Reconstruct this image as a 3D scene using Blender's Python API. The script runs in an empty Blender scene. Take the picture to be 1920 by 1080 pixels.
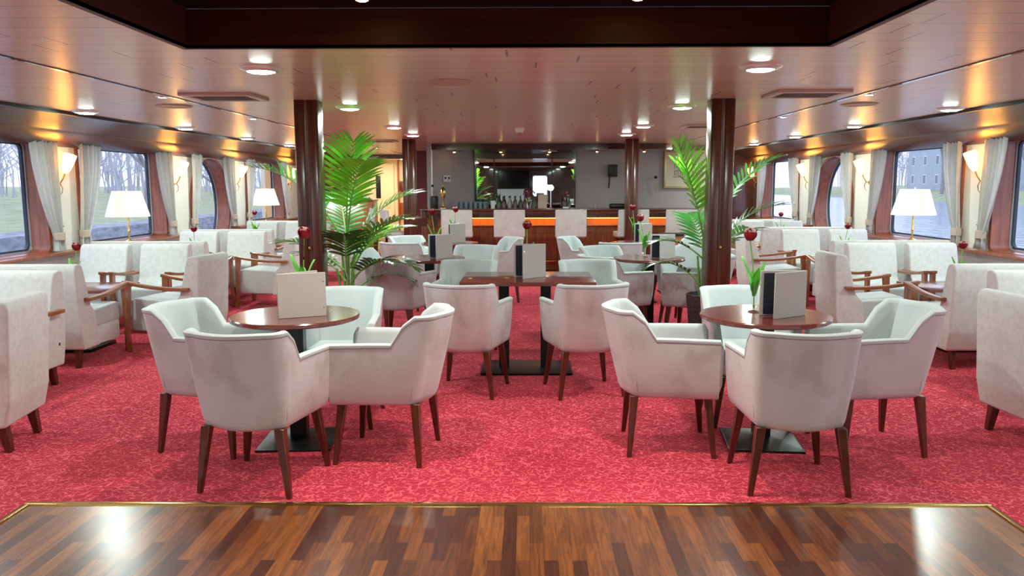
import bpy, bmesh, math, random
from mathutils import Vector, Matrix
PI = math.pi
R = math.radians
random.seed(7)
SC = bpy.context.scene
COL = SC.collection

# ------------------------------------------------------------------ camera, world, exposure
cam_d = bpy.data.cameras.new('camera'); cam = bpy.data.objects.new('camera', cam_d); COL.objects.link(cam)
_yaw, _pit, _rol = R(.55), R(7.4056), -.0025
F = Vector((-math.sin(_yaw)*math.cos(_pit), math.cos(_yaw)*math.cos(_pit), -math.sin(_pit)))
R0 = Vector((math.cos(_yaw), math.sin(_yaw), 0)); U0 = R0.cross(F)
Rv = R0*math.cos(_rol) + U0*math.sin(_rol); Uv = -R0*math.sin(_rol) + U0*math.cos(_rol)
M = Matrix((Rv, Uv, -F)).transposed().to_4x4(); M.translation = (.10, 0, 1.46)
cam.matrix_world = M
cam_d.sensor_width = 36; cam_d.lens = 1500/1920*36; cam_d.shift_x = -13.97/1920
cam_d.clip_start = .05; cam_d.clip_end = 400
SC.camera = cam
SC.view_settings.view_transform = 'Standard'; SC.view_settings.look = 'None'
SC.view_settings.gamma = 1; SC.view_settings.use_curve_mapping = False
SC.view_settings.exposure = .63

w = bpy.data.worlds.new('overcast'); SC.world = w; w.use_nodes = True
bg = w.node_tree.nodes['Background']; bg.inputs[0].default_value = (.66, .74, .98, 1); bg.inputs[1].default_value = 1.7

# ------------------------------------------------------------------ material helpers
_m = {}
def newmat(name):
    m = bpy.data.materials.new(name); m.use_nodes = True
    nt = m.node_tree; b = nt.nodes['Principled BSDF']; _m[name] = m
    return m, nt, b
def N(nt, t, **kw):
    n = nt.nodes.new(t)
    for k, v in kw.items():
        if k in n.inputs: n.inputs[k].default_value = v
        else: setattr(n, k, v)
    return n
def ramp(nt, stops):
    n = nt.nodes.new('ShaderNodeValToRGB'); e = n.color_ramp.elements
    while len(e) < len(stops): e.new(.5)
    for i, (p, c) in enumerate(stops):
        e[i].position = p; e[i].color = (c[0], c[1], c[2], 1) if len(c) == 3 else c
    return n
def coords(nt, scale=(1,1,1), rot=(0,0,0)):
    tc = N(nt, 'ShaderNodeTexCoord'); mp = N(nt, 'ShaderNodeMapping')
    mp.inputs['Scale'].default_value = scale; mp.inputs['Rotation'].default_value = rot
    nt.links.new(tc.outputs['Object'], mp.inputs[0]); return mp.outputs[0]
def plain(name, col, rough=.5, metal=0, coat=0, spec=.5, sheen=0, trans=0, ior=1.45):
    m, nt, b = newmat(name)
    b.inputs['Base Color'].default_value = (*col, 1); b.inputs['Roughness'].default_value = rough
    b.inputs['Metallic'].default_value = metal; b.inputs['Coat Weight'].default_value = coat
    b.inputs['Coat Roughness'].default_value = .06
    b.inputs['Specular IOR Level'].default_value = spec; b.inputs['Sheen Weight'].default_value = sheen
    b.inputs['Transmission Weight'].default_value = trans; b.inputs['IOR'].default_value = ior
    return m
def emit(name, col, s, base=(.8,.8,.8)):
    m, nt, b = newmat(name)
    b.inputs['Base Color'].default_value = (*base, 1); b.inputs['Emission Color'].default_value = (*col, 1)
    b.inputs['Emission Strength'].default_value = s; b.inputs['Roughness'].default_value = .4
    return m
def noisy(name, c1, c2, scale=8, detail=4, rough=.6, stretch=(1,1,1), lo=.35, hi=.65, coat=0, bump=0, sheen=0, spec=.5, coatr=.05, dist=0, bscale=None):
    m, nt, b = newmat(name); L = nt.links
    v = coords(nt, stretch)
    n = N(nt, 'ShaderNodeTexNoise', Scale=scale, Detail=detail, Distortion=dist); L.new(v, n.inputs['Vector'])
    r = ramp(nt, [(lo, c1), (hi, c2)]); L.new(n.outputs[0], r.inputs[0]); L.new(r.outputs[0], b.inputs['Base Color'])
    b.inputs['Roughness'].default_value = rough; b.inputs['Coat Weight'].default_value = coat
    b.inputs['Coat Roughness'].default_value = coatr; b.inputs['Sheen Weight'].default_value = sheen
    b.inputs['Specular IOR Level'].default_value = spec
    if bump:
        n2 = n
        if bscale: n2 = N(nt, 'ShaderNodeTexNoise', Scale=bscale, Detail=3); L.new(v, n2.inputs['Vector'])
        bp = N(nt, 'ShaderNodeBump', Strength=bump, Distance=.004); L.new(n2.outputs[0], bp.inputs['Height']); L.new(bp.outputs[0], b.inputs['Normal'])
    return m

# wood, fabric, metal
MAHOG = noisy('mahogany', (.045,.010,.004), (.11,.025,.009), 3, 5, .3, (9,9,.7), coat=.8, coatr=.08)
MAHOG_L = noisy('mahogany_window', (.22,.045,.014), (.36,.09,.028), 3, 5, .35, (9,9,.7), coat=.5, coatr=.12)
MAHOG_H = noisy('mahogany_long', (.05,.010,.005), (.12,.024,.010), 3, 5, .3, (9,.5,9), coat=.6, coatr=.12)
VALANCE = noisy('mahogany_valance', (.035,.009,.005), (.075,.018,.008), 3, 5, .38, (9,.5,9), coat=.3, coatr=.16)
WELLWOOD = noisy('mahogany_well', (.045,.010,.006), (.075,.017,.009), 3, 4, .5, (.6,9,9), coat=.0, spec=.3)
WELLTOP = plain('black_lacquer_panel', (.012,.004,.003), .25, spec=.3)
LEGWOOD = noisy('chair_leg_wood', (.055,.012,.005), (.12,.026,.009), 5, 4, .32, (12,12,1), coat=.4)
ARMWOOD = noisy('armrest_wood', (.24,.075,.026), (.36,.13,.05), 4, 4, .35, (14,2,2), coat=.4)
TABLEWOOD = noisy('table_wood', (.13,.024,.018), (.20,.042,.030), 3, 5, .22, (1.5,14,4), coat=.6, coatr=.12)
POSTWOOD = noisy('mahogany_post', (.045,.010,.004), (.11,.025,.009), 3, 5, .34, (9,9,.7), coat=.45, coatr=.2)
BARWOOD = noisy('bar_front_wood', (.16,.035,.008), (.28,.075,.018), 3, 5, .3, (9,9,.8), coat=.7)
ORANGEWOOD = noisy('cherry_panel', (.42,.15,.04), (.5,.2,.06), 3, 4, .35, (8,8,.8), coat=.3)
VELVET = noisy('rose_grey_velvet', (.43,.375,.355), (.585,.575,.585), 4.5, 7, .8, lo=.24, hi=.50, sheen=.15, bump=.15, bscale=60, dist=.6)
MINT = noisy('pale_mint_velvet', (.51,.575,.575), (.58,.64,.64), 5, 4, .75, sheen=.3)
CREAM = noisy('cream_chenille', (.62,.625,.61), (.69,.70,.685), 22, 6, .85, lo=.36, hi=.58, sheen=.3, bump=.25, bscale=90, dist=.8)
STOOLFAB = noisy('stool_fabric', (.56,.58,.55), (.64,.66,.63), 9, 4, .8, sheen=.2)
BLACKSTEEL = plain('black_steel', (.018,.02,.021), .32, .5)
BLACK = plain('black_plastic', (.012,.012,.013), .35)
BRASS = plain('brass', (.72,.52,.18), .2, 1)
DULLBRASS = plain('dull_brass', (.48,.44,.22), .32, .8)
CHROME = plain('chrome', (.75,.75,.75), .12, 1)
MIRROR = plain('mirror_glass', (.75,.8,.8), .01, 1)
WALLW = noisy('cream_wall', (.80,.79,.74), (.84,.83,.79), 2, 2, .55)
BARWALL = plain('grey_bar_wall', (.46,.44,.46), .5)
REDWALL = plain('burgundy_wall', (.16,.03,.03), .45)
DARKSOF = noisy('dark_lacquer', (.030,.006,.004), (.06,.012,.008), 2, 3, .16, (1,1,6), coat=1, coatr=.04)
YELLOWW = plain('warm_cream_wall', (.80,.70,.50), .5)
STEPYEL = plain('pale_wood_step', (.80,.52,.18), .4)
RUBBER = plain('dark_gasket', (.03,.04,.06), .4)
ALU = plain('window_bead', (.62,.63,.66), .3, .6)
MENU = plain('grey_menu_card', (.52,.50,.46), .6)
MENUTAN = plain('tan_menu_card', (.68,.50,.32), .6)
DARKPAGE = plain('dark_menu_inside', (.012,.014,.03), .3)
WHITE = plain('white_ceramic', (.82,.83,.84), .25)
GREYGRILLE = plain('vent_grille', (.16,.12,.10), .5)
VENTFRAME = plain('vent_frame', (.62,.55,.48), .4)
CURTAIN = noisy('curtain_cloth', (.76,.74,.71), (.84,.83,.81), 6, 3, .85, (10,10,1), sheen=.2)
BANDBEIGE = plain('tieback_cloth', (.55,.44,.37), .8)
LEAF = noisy('palm_leaf', (.015,.10,.018), (.04,.24,.035), 4, 3, .33, coat=.3)
LEAFB = noisy('palm_leaf_lamp_lit', (.14,.50,.02), (.26,.72,.04), 4, 3, .33, coat=.3)  # glow of the ceiling lights above painted into the leaf green
STEM = plain('stem_green', (.22,.48,.10), .45)
TULIPG = plain('tulip_leaf', (.20,.60,.10), .45)
TULIPR = noisy('tulip_petal', (.32,.005,.02), (.6,.03,.05), 30, 3, .35)
TULIPW = plain('petal_edge', (.85,.55,.55), .4)
GLASS = plain('clear_glass', (1,1,1), .02, trans=1, ior=1.3)
WICKER = noisy('dark_wicker', (.02,.017,.016), (.10,.085,.075), 3, 2, .6, (14,14,70), bump=.5)
SOIL = plain('soil', (.03,.02,.012), .9)
CARPETRED = None
LIGHTG = emit('cool_diffuser', (.80,1.0,.90), 55)
LIGHTS = emit('small_spot_glow', (.78,.85,1.0), 60)
SPOTW = emit('warm_spot_glow', (1.0,.62,.30), 60)
SCONCE = emit('sconce_glass', (1.0,.42,.07), 11, (.9,.7,.4))
SHADE = emit('lamp_shade_cloth', (1.0,.80,.62), .35, (.9,.82,.72))
AMBER = emit('amber_strip', (1.0,.40,.05), 16)
WARMCEIL = emit('warm_downlight', (1.0,.66,.30), 30)
GLOBE = emit('globe_glow', (.95,1,1), 5)

# carpet
def carpet():
    m, nt, b = newmat('red_squiggle_carpet'); L = nt.links
    v = coords(nt)
    n = N(nt, 'ShaderNodeTexNoise', Scale=26., Detail=1.2, Distortion=.6); L.new(v, n.inputs['Vector'])
    s = N(nt, 'ShaderNodeMath', operation='SUBTRACT'); L.new(n.outputs[0], s.inputs[0]); s.inputs[1].default_value = .5
    a = N(nt, 'ShaderNodeMath', operation='ABSOLUTE'); L.new(s.outputs[0], a.inputs[0])
    r = ramp(nt, [(0, (.80,.125,.16)), (.022, (.74,.105,.14)), (.05, (.44,.022,.048)), (1, (.37,.014,.036))]); L.new(a.outputs[0], r.inputs[0])
    n2 = N(nt, 'ShaderNodeTexNoise', Scale=300., Detail=2.); L.new(v, n2.inputs['Vector'])
    mx = N(nt, 'ShaderNodeMix', data_type='RGBA', blend_type='MULTIPLY'); mx.inputs[0].default_value = .5
    L.new(r.outputs[0], mx.inputs[6])
    r2 = ramp(nt, [(.3, (.75,.75,.75)), (.6, (1.25,1.25,1.25))]); L.new(n2.outputs[0], r2.inputs[0]); L.new(r2.outputs[0], mx.inputs[7])
    L.new(mx.outputs[2], b.inputs['Base Color']); b.inputs['Roughness'].default_value = .95
    b.inputs['Sheen Weight'].default_value = .25; b.inputs['Sheen Tint'].default_value = (1,.4,.4,1); b.inputs['Specular IOR Level'].default_value = .1
    bp = N(nt, 'ShaderNodeBump', Strength=.5, Distance=.004); L.new(n2.outputs[0], bp.inputs['Height']); L.new(bp.outputs[0], b.inputs['Normal'])
    return m
CARPET = carpet()
def parquet():
    m, nt, b = newmat('glossy_parquet'); L = nt.links
    v = coords(nt, (1,1,1), (0,0,PI/2))
    br = N(nt, 'ShaderNodeTexBrick', offset=.37, offset_frequency=2, squash=1)
    br.inputs['Scale'].default_value = 1; br.inputs['Brick Width'].default_value = .42; br.inputs['Row Height'].default_value = .055
    br.inputs['Mortar Size'].default_value = .0006; br.inputs['Bias'].default_value = -.2
    br.inputs['Color1'].default_value = (.07,.018,.006,1); br.inputs['Color2'].default_value = (.36,.125,.024,1); br.inputs['Mortar'].default_value = (.05,.014,.006,1)
    L.new(v, br.inputs['Vector'])
    v2 = coords(nt, (45,3,1)); n = N(nt, 'ShaderNodeTexNoise', Scale=1.6, Detail=6., Distortion=.8); L.new(v2, n.inputs['Vector'])
    r = ramp(nt, [(.3, (.35,.32,.30)), (.72, (1.35,1.3,1.2))]); L.new(n.outputs[0], r.inputs[0])
    mx = N(nt, 'ShaderNodeMix', data_type='RGBA', blend_type='MULTIPLY'); mx.inputs[0].default_value = .85
    L.new(br.outputs[0], mx.inputs[6]); L.new(r.outputs[0], mx.inputs[7]); L.new(mx.outputs[2], b.inputs['Base Color'])
    b.inputs['Roughness'].default_value = .3; b.inputs['Coat Weight'].default_value = .9; b.inputs['Coat Roughness'].default_value = .24
    n3 = N(nt, 'ShaderNodeTexNoise', Scale=4., Detail=1.); L.new(coords(nt), n3.inputs['Vector'])
    bp = N(nt, 'ShaderNodeBump', Strength=.12, Distance=.01); L.new(n3.outputs[0], bp.inputs['Height']); L.new(bp.outputs[0], b.inputs['Coat Normal'])
    return m
PARQUET = parquet()
def ceilmat():
    m, nt, b = newmat('lacquered_ceiling_panels'); L = nt.links
    tc = N(nt, 'ShaderNodeTexCoord'); sp = N(nt, 'ShaderNodeSeparateXYZ'); L.new(tc.outputs['Object'], sp.inputs[0])
    def mth(op, a, b_=None, c=None):
        n = N(nt, 'ShaderNodeMath', operation=op)
        for i, v in enumerate((a, b_, c)):
            if v is None: continue
            if isinstance(v, (int, float)): n.inputs[i].default_value = v
            else: L.new(v, n.inputs[i])
        return n.outputs[0]
    yy = mth('DIVIDE', sp.outputs[1], .2135); row = mth('FLOOR', yy); fy = mth('FRACT', yy)
    gy = mth('LESS_THAN', fy, .030)                              # groove between planks
    wn = N(nt, 'ShaderNodeTexWhiteNoise', noise_dimensions='1D'); L.new(row, wn.inputs['W'])
    xs = mth('MULTIPLY_ADD', wn.outputs[0], 5.3, sp.outputs[0]); xd = mth('DIVIDE', xs, 2.05); fx = mth('FRACT', xd)
    gx = mth('LESS_THAN', fx, .006)                              # butt joint where two planks meet end to end
    g = mth('MAXIMUM', gy, gx)
    w2 = N(nt, 'ShaderNodeTexWhiteNoise', noise_dimensions='2D'); cb = N(nt, 'ShaderNodeCombineXYZ'); L.new(row, cb.inputs[0]); L.new(mth('FLOOR', xd), cb.inputs[1]); L.new(cb.outputs[0], w2.inputs['Vector'])
    r = ramp(nt, [(0, (.60,.43,.30)), (1, (.66,.48,.345))]); L.new(w2.outputs[0], r.inputs[0])
    mx = N(nt, 'ShaderNodeMix', data_type='RGBA'); L.new(g, mx.inputs[0]); L.new(r.outputs[0], mx.inputs[6]); mx.inputs[7].default_value = (.14,.055,.03,1)
    L.new(mx.outputs[2], b.inputs['Base Color'])
    b.inputs['Roughness'].default_value = .34; b.inputs['Specular IOR Level'].default_value = .6
    b.inputs['Coat Weight'].default_value = .35; b.inputs['Coat Roughness'].default_value = .22
    bp = N(nt, 'ShaderNodeBump', Strength=.35, Distance=.004, invert=True); L.new(g, bp.inputs['Height']); L.new(bp.outputs[0], b.inputs['Normal'])
    return m
CEIL = ceilmat()
def paneglass():
    m = bpy.data.materials.new('window_pane_glass'); m.use_nodes = True; nt = m.node_tree; nt.nodes.clear(); L = nt.links
    o = N(nt, 'ShaderNodeOutputMaterial'); t = N(nt, 'ShaderNodeBsdfTransparent'); g = N(nt, 'ShaderNodeBsdfGlossy', Roughness=.01)
    t.inputs[0].default_value = (.95,.97,1,1)
    mx = N(nt, 'ShaderNodeMixShader'); lw = N(nt, 'ShaderNodeLayerWeight', Blend=.5)
    pw = N(nt, 'ShaderNodeMath', operation='POWER'); L.new(lw.outputs[1], pw.inputs[0]); pw.inputs[1].default_value = 3.5
    fr = N(nt, 'ShaderNodeMath', operation='MULTIPLY_ADD'); L.new(pw.outputs[0], fr.inputs[0]); fr.inputs[1].default_value = .55; fr.inputs[2].default_value = .05
    L.new(fr.outputs[0], mx.inputs[0]); L.new(t.outputs[0], mx.inputs[1]); L.new(g.outputs[0], mx.inputs[2]); L.new(mx.outputs[0], o.inputs[0])
    return m
PANE = paneglass()

# ------------------------------------------------------------------ mesh helpers
class MB:
    def __init__(s): s.bm = bmesh.new()
    def box(s, x0, x1, y0, y1, z0, z1, bev=0, seg=2, taper=None, mtx=None):
        b = bmesh.new()
        vs = [b.verts.new((x, y, z)) for x in (x0, x1) for y in (y0, y1) for z in (z0, z1)]
        for q in ((0,1,3,2), (4,6,7,5), (0,4,5,1), (2,3,7,6), (0,2,6,4), (1,5,7,3)): b.faces.new([vs[i] for i in q])
        if taper: 
            for v in vs:
                if v.co.z == z0:
                    v.co.x = (x0+x1)/2+taper[2]+(v.co.x-(x0+x1)/2)*taper[0]; v.co.y = (y0+y1)/2+taper[3]+(v.co.y-(y0+y1)/2)*taper[1]
        if bev: bmesh.ops.bevel(b, geom=b.edges[:], offset=bev, segments=seg, affect='EDGES', profile=.6)
        if mtx: b.transform(mtx)
        s._add(b); return s
    def _add(s, b):
        me = bpy.data.meshes.new('t'); b.to_mesh(me); b.free(); s.bm.from_mesh(me); bpy.data.meshes.remove(me)
    def prism(s, pts, a0, a1, axis='x', bev=0, seg=2):
        """closed polygon pts in the two other axes, swept from a0 to a1 along axis"""
        b = bmesh.new()
        def mk(p, a):
            return {'x': (a, p[0], p[1]), 'y': (p[0], a, p[1]), 'z': (p[0], p[1], a)}[axis]
        A = [b.verts.new(mk(p, a0)) for p in pts]; B = [b.verts.new(mk(p, a1)) for p in pts]
        n = len(pts)
        b.faces.new(A[::-1]); b.faces.new(B)
        for i in range(n): b.faces.new([A[i], A[(i+1) % n], B[(i+1) % n], B[i]])
        bmesh.ops.recalc_face_normals(b, faces=b.faces)
        if bev: bmesh.ops.bevel(b, geom=b.edges[:], offset=bev, segments=seg, affect='EDGES', profile=.6)
        s._add(b); return s
    def lathe(s, prof, c=(0,0,0), n=24, mtx=None):
        b = bmesh.new(); rings = []
        for r, z in prof:
            if r < 1e-5: rings.append([b.verts.new((0, 0, z))])
            else: rings.append([b.verts.new((r*math.cos(2*PI*i/n), r*math.sin(2*PI*i/n), z)) for i in range(n)])
        for A, B in zip(rings, rings[1:]):
            for i in range(n):
                j = (i+1) % n
                if len(A) == 1 and len(B) == 1: break
                if len(A) == 1: b.faces.new([A[0], B[i], B[j]])
                elif len(B) == 1: b.faces.new([A[i], B[0], A[j]])
                else: b.faces.new([A[i], B[i], B[j], A[j]])
        bmesh.ops.recalc_face_normals(b, faces=b.faces)
        if mtx: b.transform(mtx)
        b.transform(Matrix.Translation(c)); s._add(b); return s
    def tube(s, pts, r, n=8, caps=True):
        b = bmesh.new(); pts = [Vector(p) for p in pts]; rings = []
        rr = r if isinstance(r, (list, tuple)) else [r]*len(pts)
        up = Vector((0,0,1))
        for i, p in enumerate(pts):
            t = (pts[min(i+1, len(pts)-1)] - pts[max(i-1, 0)]).normalized()
            a = t.cross(up)
            if a.length < .05: a = t.cross(Vector((1,0,0)))
            a.normalize(); c = t.cross(a).normalized()
            rings.append([b.verts.new(p + rr[i]*(math.cos(2*PI*k/n)*a + math.sin(2*PI*k/n)*c)) for k in range(n)])
        for A, B in zip(rings, rings[1:]):
            for k in range(n): b.faces.new([A[k], A[(k+1) % n], B[(k+1) % n], B[k]])
        if caps and n > 2: b.faces.new(rings[0][::-1]); b.faces.new(rings[-1])
        bmesh.ops.recalc_face_normals(b, faces=b.faces)
        s._add(b); return s
    def quad(s, pts):
        s.bm.faces.new([s.bm.verts.new(p) for p in pts]); return s
    def grid(s, rows):
        V = [[s.bm.verts.new(p) for p in r] for r in rows]
        for A, B in zip(V, V[1:]):
            for i in range(len(A)-1): s.bm.faces.new([A[i], A[i+1], B[i+1], B[i]])
        return V
    def build(s, name, mat, parent=None, smooth=38, recalc=False, loc=None):
        bm = s.bm
        if recalc: bmesh.ops.recalc_face_normals(bm, faces=bm.faces)
        if smooth:
            for f in bm.faces: f.smooth = True
            for e in bm.edges:
                if len(e.link_faces) == 2 and e.calc_face_angle(0) > R(smooth): e.smooth = False
        me = bpy.data.meshes.new(name); bm.to_mesh(me); bm.free()
        for m in (mat if isinstance(mat, list) else [mat]): me.materials.append(m)
        o = bpy.data.objects.new(name, me); COL.objects.link(o)
        if parent: o.parent = parent
        if loc: o.location = loc
        return o
def tag(o, label=None, cat=None, group=None, kind=None):
    if label: o['label'] = label
    if cat: o['category'] = cat
    if group: o['group'] = group
    if kind: o['kind'] = kind
    return o
def thing(name, loc=(0,0,0), rz=0):
    o = bpy.data.objects.new(name, None); o.empty_display_size = .1; COL.objects.link(o)
    o.location = loc; o.rotation_euler = (0,0,rz); return o
def dup(root, loc, rz):
    r = root.copy(); COL.objects.link(r); r.location = loc; r.rotation_euler = (0,0,rz)
    def rec(src, dst):
        for ch in list(src.children):
            if ch.name.startswith('__'): continue
            c = ch.copy(); COL.objects.link(c); c.parent = dst; rec(ch, c)
    rec(root, r); return r
_protos = {}
def place(key, maker, x, y, rz, label, cat, group=None, z=0):
    """first time builds the kind, afterwards copies it with its parts"""
    if key not in _protos:
        o = maker(); _protos[key] = o; o.location = (x, y, z); o.rotation_euler = (0, 0, R(rz))
    else: o = dup(_protos[key], (x, y, z), R(rz))
    for k in ('group',):
        if k in o: del o[k]
    return tag(o, label, cat, group)
def hole_panel(mb, outer, inner, axis_x, flip=False):
    """flat panel in the plane x=axis_x bounded by outer (y,z) with one hole"""
    bm = bmesh.new(); es = []
    for loop in (outer, inner):
        vs = [bm.verts.new((axis_x, p[0], p[1])) for p in loop]
        es += [bm.edges.new((vs[i], vs[(i+1) % len(vs)])) for i in range(len(vs))]
    bmesh.ops.triangle_fill(bm, use_beauty=True, edges=es); mb._add(bm)
def rrect(y0, y1, z0, z1, r, n=6):
    out = []
    for cy, cz, a0 in ((y1-r, z1-r, 0), (y0+r, z1-r, 90), (y0+r, z0+r, 180), (y1-r, z0+r, 270)):
        for i in range(n+1):
            a = R(a0+90*i/n); out.append((cy+r*math.cos(a), cz+r*math.sin(a)))
    return out
def circ(cy, cz, r, n=40): return [(cy+r*math.cos(2*PI*i/n), cz+r*math.sin(2*PI*i/n)) for i in range(n)]
def lining(mb, inner, x0, x1, t):
    """ring between outline scaled and itself: tube wall following the outline from x0 to x1"""
    n = len(inner); cy = sum(p[0] for p in inner)/n; cz = sum(p[1] for p in inner)/n
    def off(p, d):
        v = Vector((p[0]-cy, p[1]-cz)); q = v.normalized()*d; return (p[0]+q.x, p[1]+q.y)
    outer = [off(p, t) for p in inner]
    bm = mb.bm
    V = [[bm.verts.new((x, p[0], p[1])) for p in L] for L, x in ((inner, x0), (inner, x1), (outer, x1), (outer, x0))]
    for a in range(4):
        A, B = V[a], V[(a+1) % 4]
        for i in range(n): bm.faces.new([A[i], A[(i+1) % n], B[(i+1) % n], B[i]])

# ------------------------------------------------------------------ the setting
def struct(name, mb, mat, parent=None, smooth=38, recalc=False):
    o = mb.build(name, mat, parent, smooth, recalc)
    if not parent: tag(o, kind='structure')
    return o
def label_struct(o, label, cat): return tag(o, label, cat, kind='structure')
Y0, Y1 = -4.0, 19.0
H = 2.15
label_struct(struct('floor', MB().box(-5.1, 5.1, Y0, Y1, -.1, 0), CARPET), 'red carpet with a pale squiggle pattern across the whole saloon', 'floor')
label_struct(struct('dance_floor', MB().box(-2.17, 2.17, -3.2, 3.47, 0, .012), PARQUET), 'glossy brown parquet dance floor in front of the red carpet', 'floor')
label_struct(struct('trim_1', MB().box(-2.2, 2.2, 3.47, 3.50, 0, .02, .006), BRASS), 'brass edging strip between parquet and red carpet', 'trim')
label_struct(struct('trim_2', MB().box(-2.2, -2.17, -3.2, 3.47, 0, .02, .006), BRASS), 'brass strip along the left edge of the parquet', 'trim')
label_struct(struct('trim_3', MB().box(2.17, 2.2, -3.2, 3.47, 0, .02, .006), BRASS), 'brass strip along the right edge of the parquet', 'trim')
# ceiling with a sunken well
WX_, WY0, WY1 = 1.6, -1.0, 4.11
mb = MB().box(-5.1, -WX_, Y0, Y1, H, H+.05).box(WX_, 5.1, Y0, Y1, H, H+.05).box(-WX_, WX_, WY1, Y1, H, H+.05).box(-WX_, WX_, Y0, WY0, H, H+.05)
label_struct(struct('ceiling', mb, CEIL), 'lacquered beige panelled ceiling with thin cross grooves', 'ceiling')
mb = MB().box(-WX_-.03, WX_+.03, WY1-.012, WY1+.03, H-.014, H-.0005).box(-WX_-.03, WX_+.03, WY1-.012, WY1-.001, H-.014, H+.174).box(-WX_-.03, WX_+.03, WY0-.03, WY0+.012, H-.014, H-.0005).box(-WX_, WX_, WY0+.001, WY0+.012, H-.014, H+.174)
for q in (-1, 1):
    a, b = sorted((q*(WX_-.012), q*(WX_-.001))); mb.box(a, b, WY0+.012, WY1-.012, H-.014, H+.174)
    a, b = sorted((q*(WX_-.012), q*(WX_+.03))); mb.box(a, b, WY0+.012, WY1-.012, H-.014, H-.0005)
label_struct(struct('trim_4', mb, WELLWOOD), 'dark mahogany rim around the sunken ceiling panel', 'ceiling rim')
mb = MB().box(-WX_, WX_, WY0, WY1, H+.175, H+.22).box(-1.3, 1.3, WY0+.3, 3.82, H+.155, H+.175, .008)
label_struct(struct('trim_16', mb, WELLTOP), 'black lacquered sunken ceiling panel above the dance floor', 'ceiling panel')
for i, x in enumerate((-2.71, 2.71)):
    label_struct(struct('trim_%d' % (5+i), MB().box(x-.014, x+.014, Y0, 18.9, H-.006, H+.01), DARKSOF), 'dark joint strip running along the ceiling, %s side' % ('left' if i == 0 else 'right'), 'trim')
# side walls, windows
WINS = [(-2.07, .06), (.73, 2.86), (3.53, 5.66), (6.33, 8.465), (9.13, 11.26), None, (14.6, 16.74)]
PORT = (12.92, 1.12, .76)
SILL, TOP = .755, 1.915
wn = 0
for sx, side in ((-1, 'left'), (1, 'right')):
    xw = 5.0*sx; xg = 5.22*sx
    mb = MB(); ya = Y0
    bounds = [-2.4, .395, 3.195, 5.995, 8.80, 11.70, 14.15, Y1]
    mb.quad([(xw, Y0, 0), (xw, -2.4, 0), (xw, -2.4, H), (xw, Y0, H)])
    outl = []
    for i, wd in enumerate(WINS):
        a, b = bounds[i], bounds[i+1]
        o = rrect(wd[0], wd[1], SILL, TOP, .07) if wd else circ(*PORT)
        outl.append(o)
        hole_panel(mb, [(a, 0), (b, 0), (b, H), (a, H)], o, xw)
    label_struct(struct('wall_'+side, mb, WALLW, smooth=0), 'cream side wall with windows, %s side' % side, 'wall')
    for i, o in enumerate(outl):
        wn += 1; port = WINS[i] is None
        e = thing('window_%d' % wn); tag(e, kind='structure')
        if port: label_struct(e, 'round wood-framed porthole window in the %s wall' % side, 'window')
        else:
            nm = {0: 'added behind the dance floor', 1: 'beside the dance floor', 2: 'beside the parquet edge', 3: 'nearest the camera', 4: 'behind the first table lamp', 6: 'beyond the porthole'}[i]
            label_struct(e, 'wood-framed rounded window in the %s wall, %s' % (side, nm), 'window')
        f = MB(); lining(f, o, xw-.02*sx, xg, .05); 
        f.build('window_frame', MAHOG_L, e, 38, True)
        g = MB()
        cy = sum(p[0] for p in o)/len(o); cz = sum(p[1] for p in o)/len(o)
        def shrink(o, d):
            return [((p[0]-cy)*(1-d/max(.3, abs(max(q[0] for q in o)-cy)))+cy, (p[1]-cz)*(1-d/max(.3, abs(max(q[1] for q in o)-cz)))+cz) for p in o]
        inner = shrink(o, .035)
        lining(g, inner, xg-.03*sx, xg, .04); g.build('window_gasket', RUBBER, e, 38, True)
        g = MB(); lining(g, shrink(o, .012), xg-.045*sx, xg-.02*sx, .016); g.build('window_bead', ALU, e, 38, True)
        g = MB(); g.quad([(xg-.012*sx, p[0], p[1]) for p in shrink(o, .02)]); g.build('window_pane', PANE, e, 0)
    # sill ledge, valance
    x0, x1 = sorted((xw, 4.84*sx))
    mb = MB()
    for a, b in ((Y0, 12.1), (13.75, Y1)): mb.box(x0, x1, a, b, .715, .75, .008)
    label_struct(struct('trim_%d' % (7+(sx > 0)), mb, MAHOG_L), 'wooden window ledge along the %s wall' % side, 'ledge')
    mb = MB().prism([(4.27*sx, H), (4.70*sx, 2.028), (4.715*sx, 2.012), (4.73*sx, 1.992), (5.0*sx, 1.875), (5.0*sx, H)], Y0, 18.95, 'y')
    label_struct(struct('trim_%d' % (9+(sx > 0)), mb, VALANCE), 'glossy mahogany valance above the %s windows' % side, 'valance')
    x0, x1 = sorted((4.27*sx, 4.235*sx))
    label_struct(struct('trim_%d' % (11+(sx > 0)), MB().box(x0, x1, Y0, 18.95, H-.03, H), BLACK), 'black shadow strip above the %s valance' % side, 'trim')
    x0, x1 = sorted((5.0*sx, 4.975*sx))
    label_struct(struct('baseboard_'+side, MB().box(x0, x1, Y0, 12.1, 0, .1).box(x0, x1, 13.75, Y1, 0, .1), MAHOG_L), 'wooden skirting along the %s wall' % side, 'baseboard')
# wall behind the camera (seen in the bar mirror) with a window
mb = MB(); bm_o = [(-5, 0), (5, 0), (5, H), (-5, H)]
hole_panel(mb, bm_o, rrect(.35, .95, .95, 1.8, .08), 0)
for v in mb.bm.verts: v.co = Vector((v.co.y, Y0, v.co.z))
label_struct(struct('wall_back', mb, DARKSOF, smooth=0), 'dark wood wall behind the dance floor', 'wall')
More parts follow.
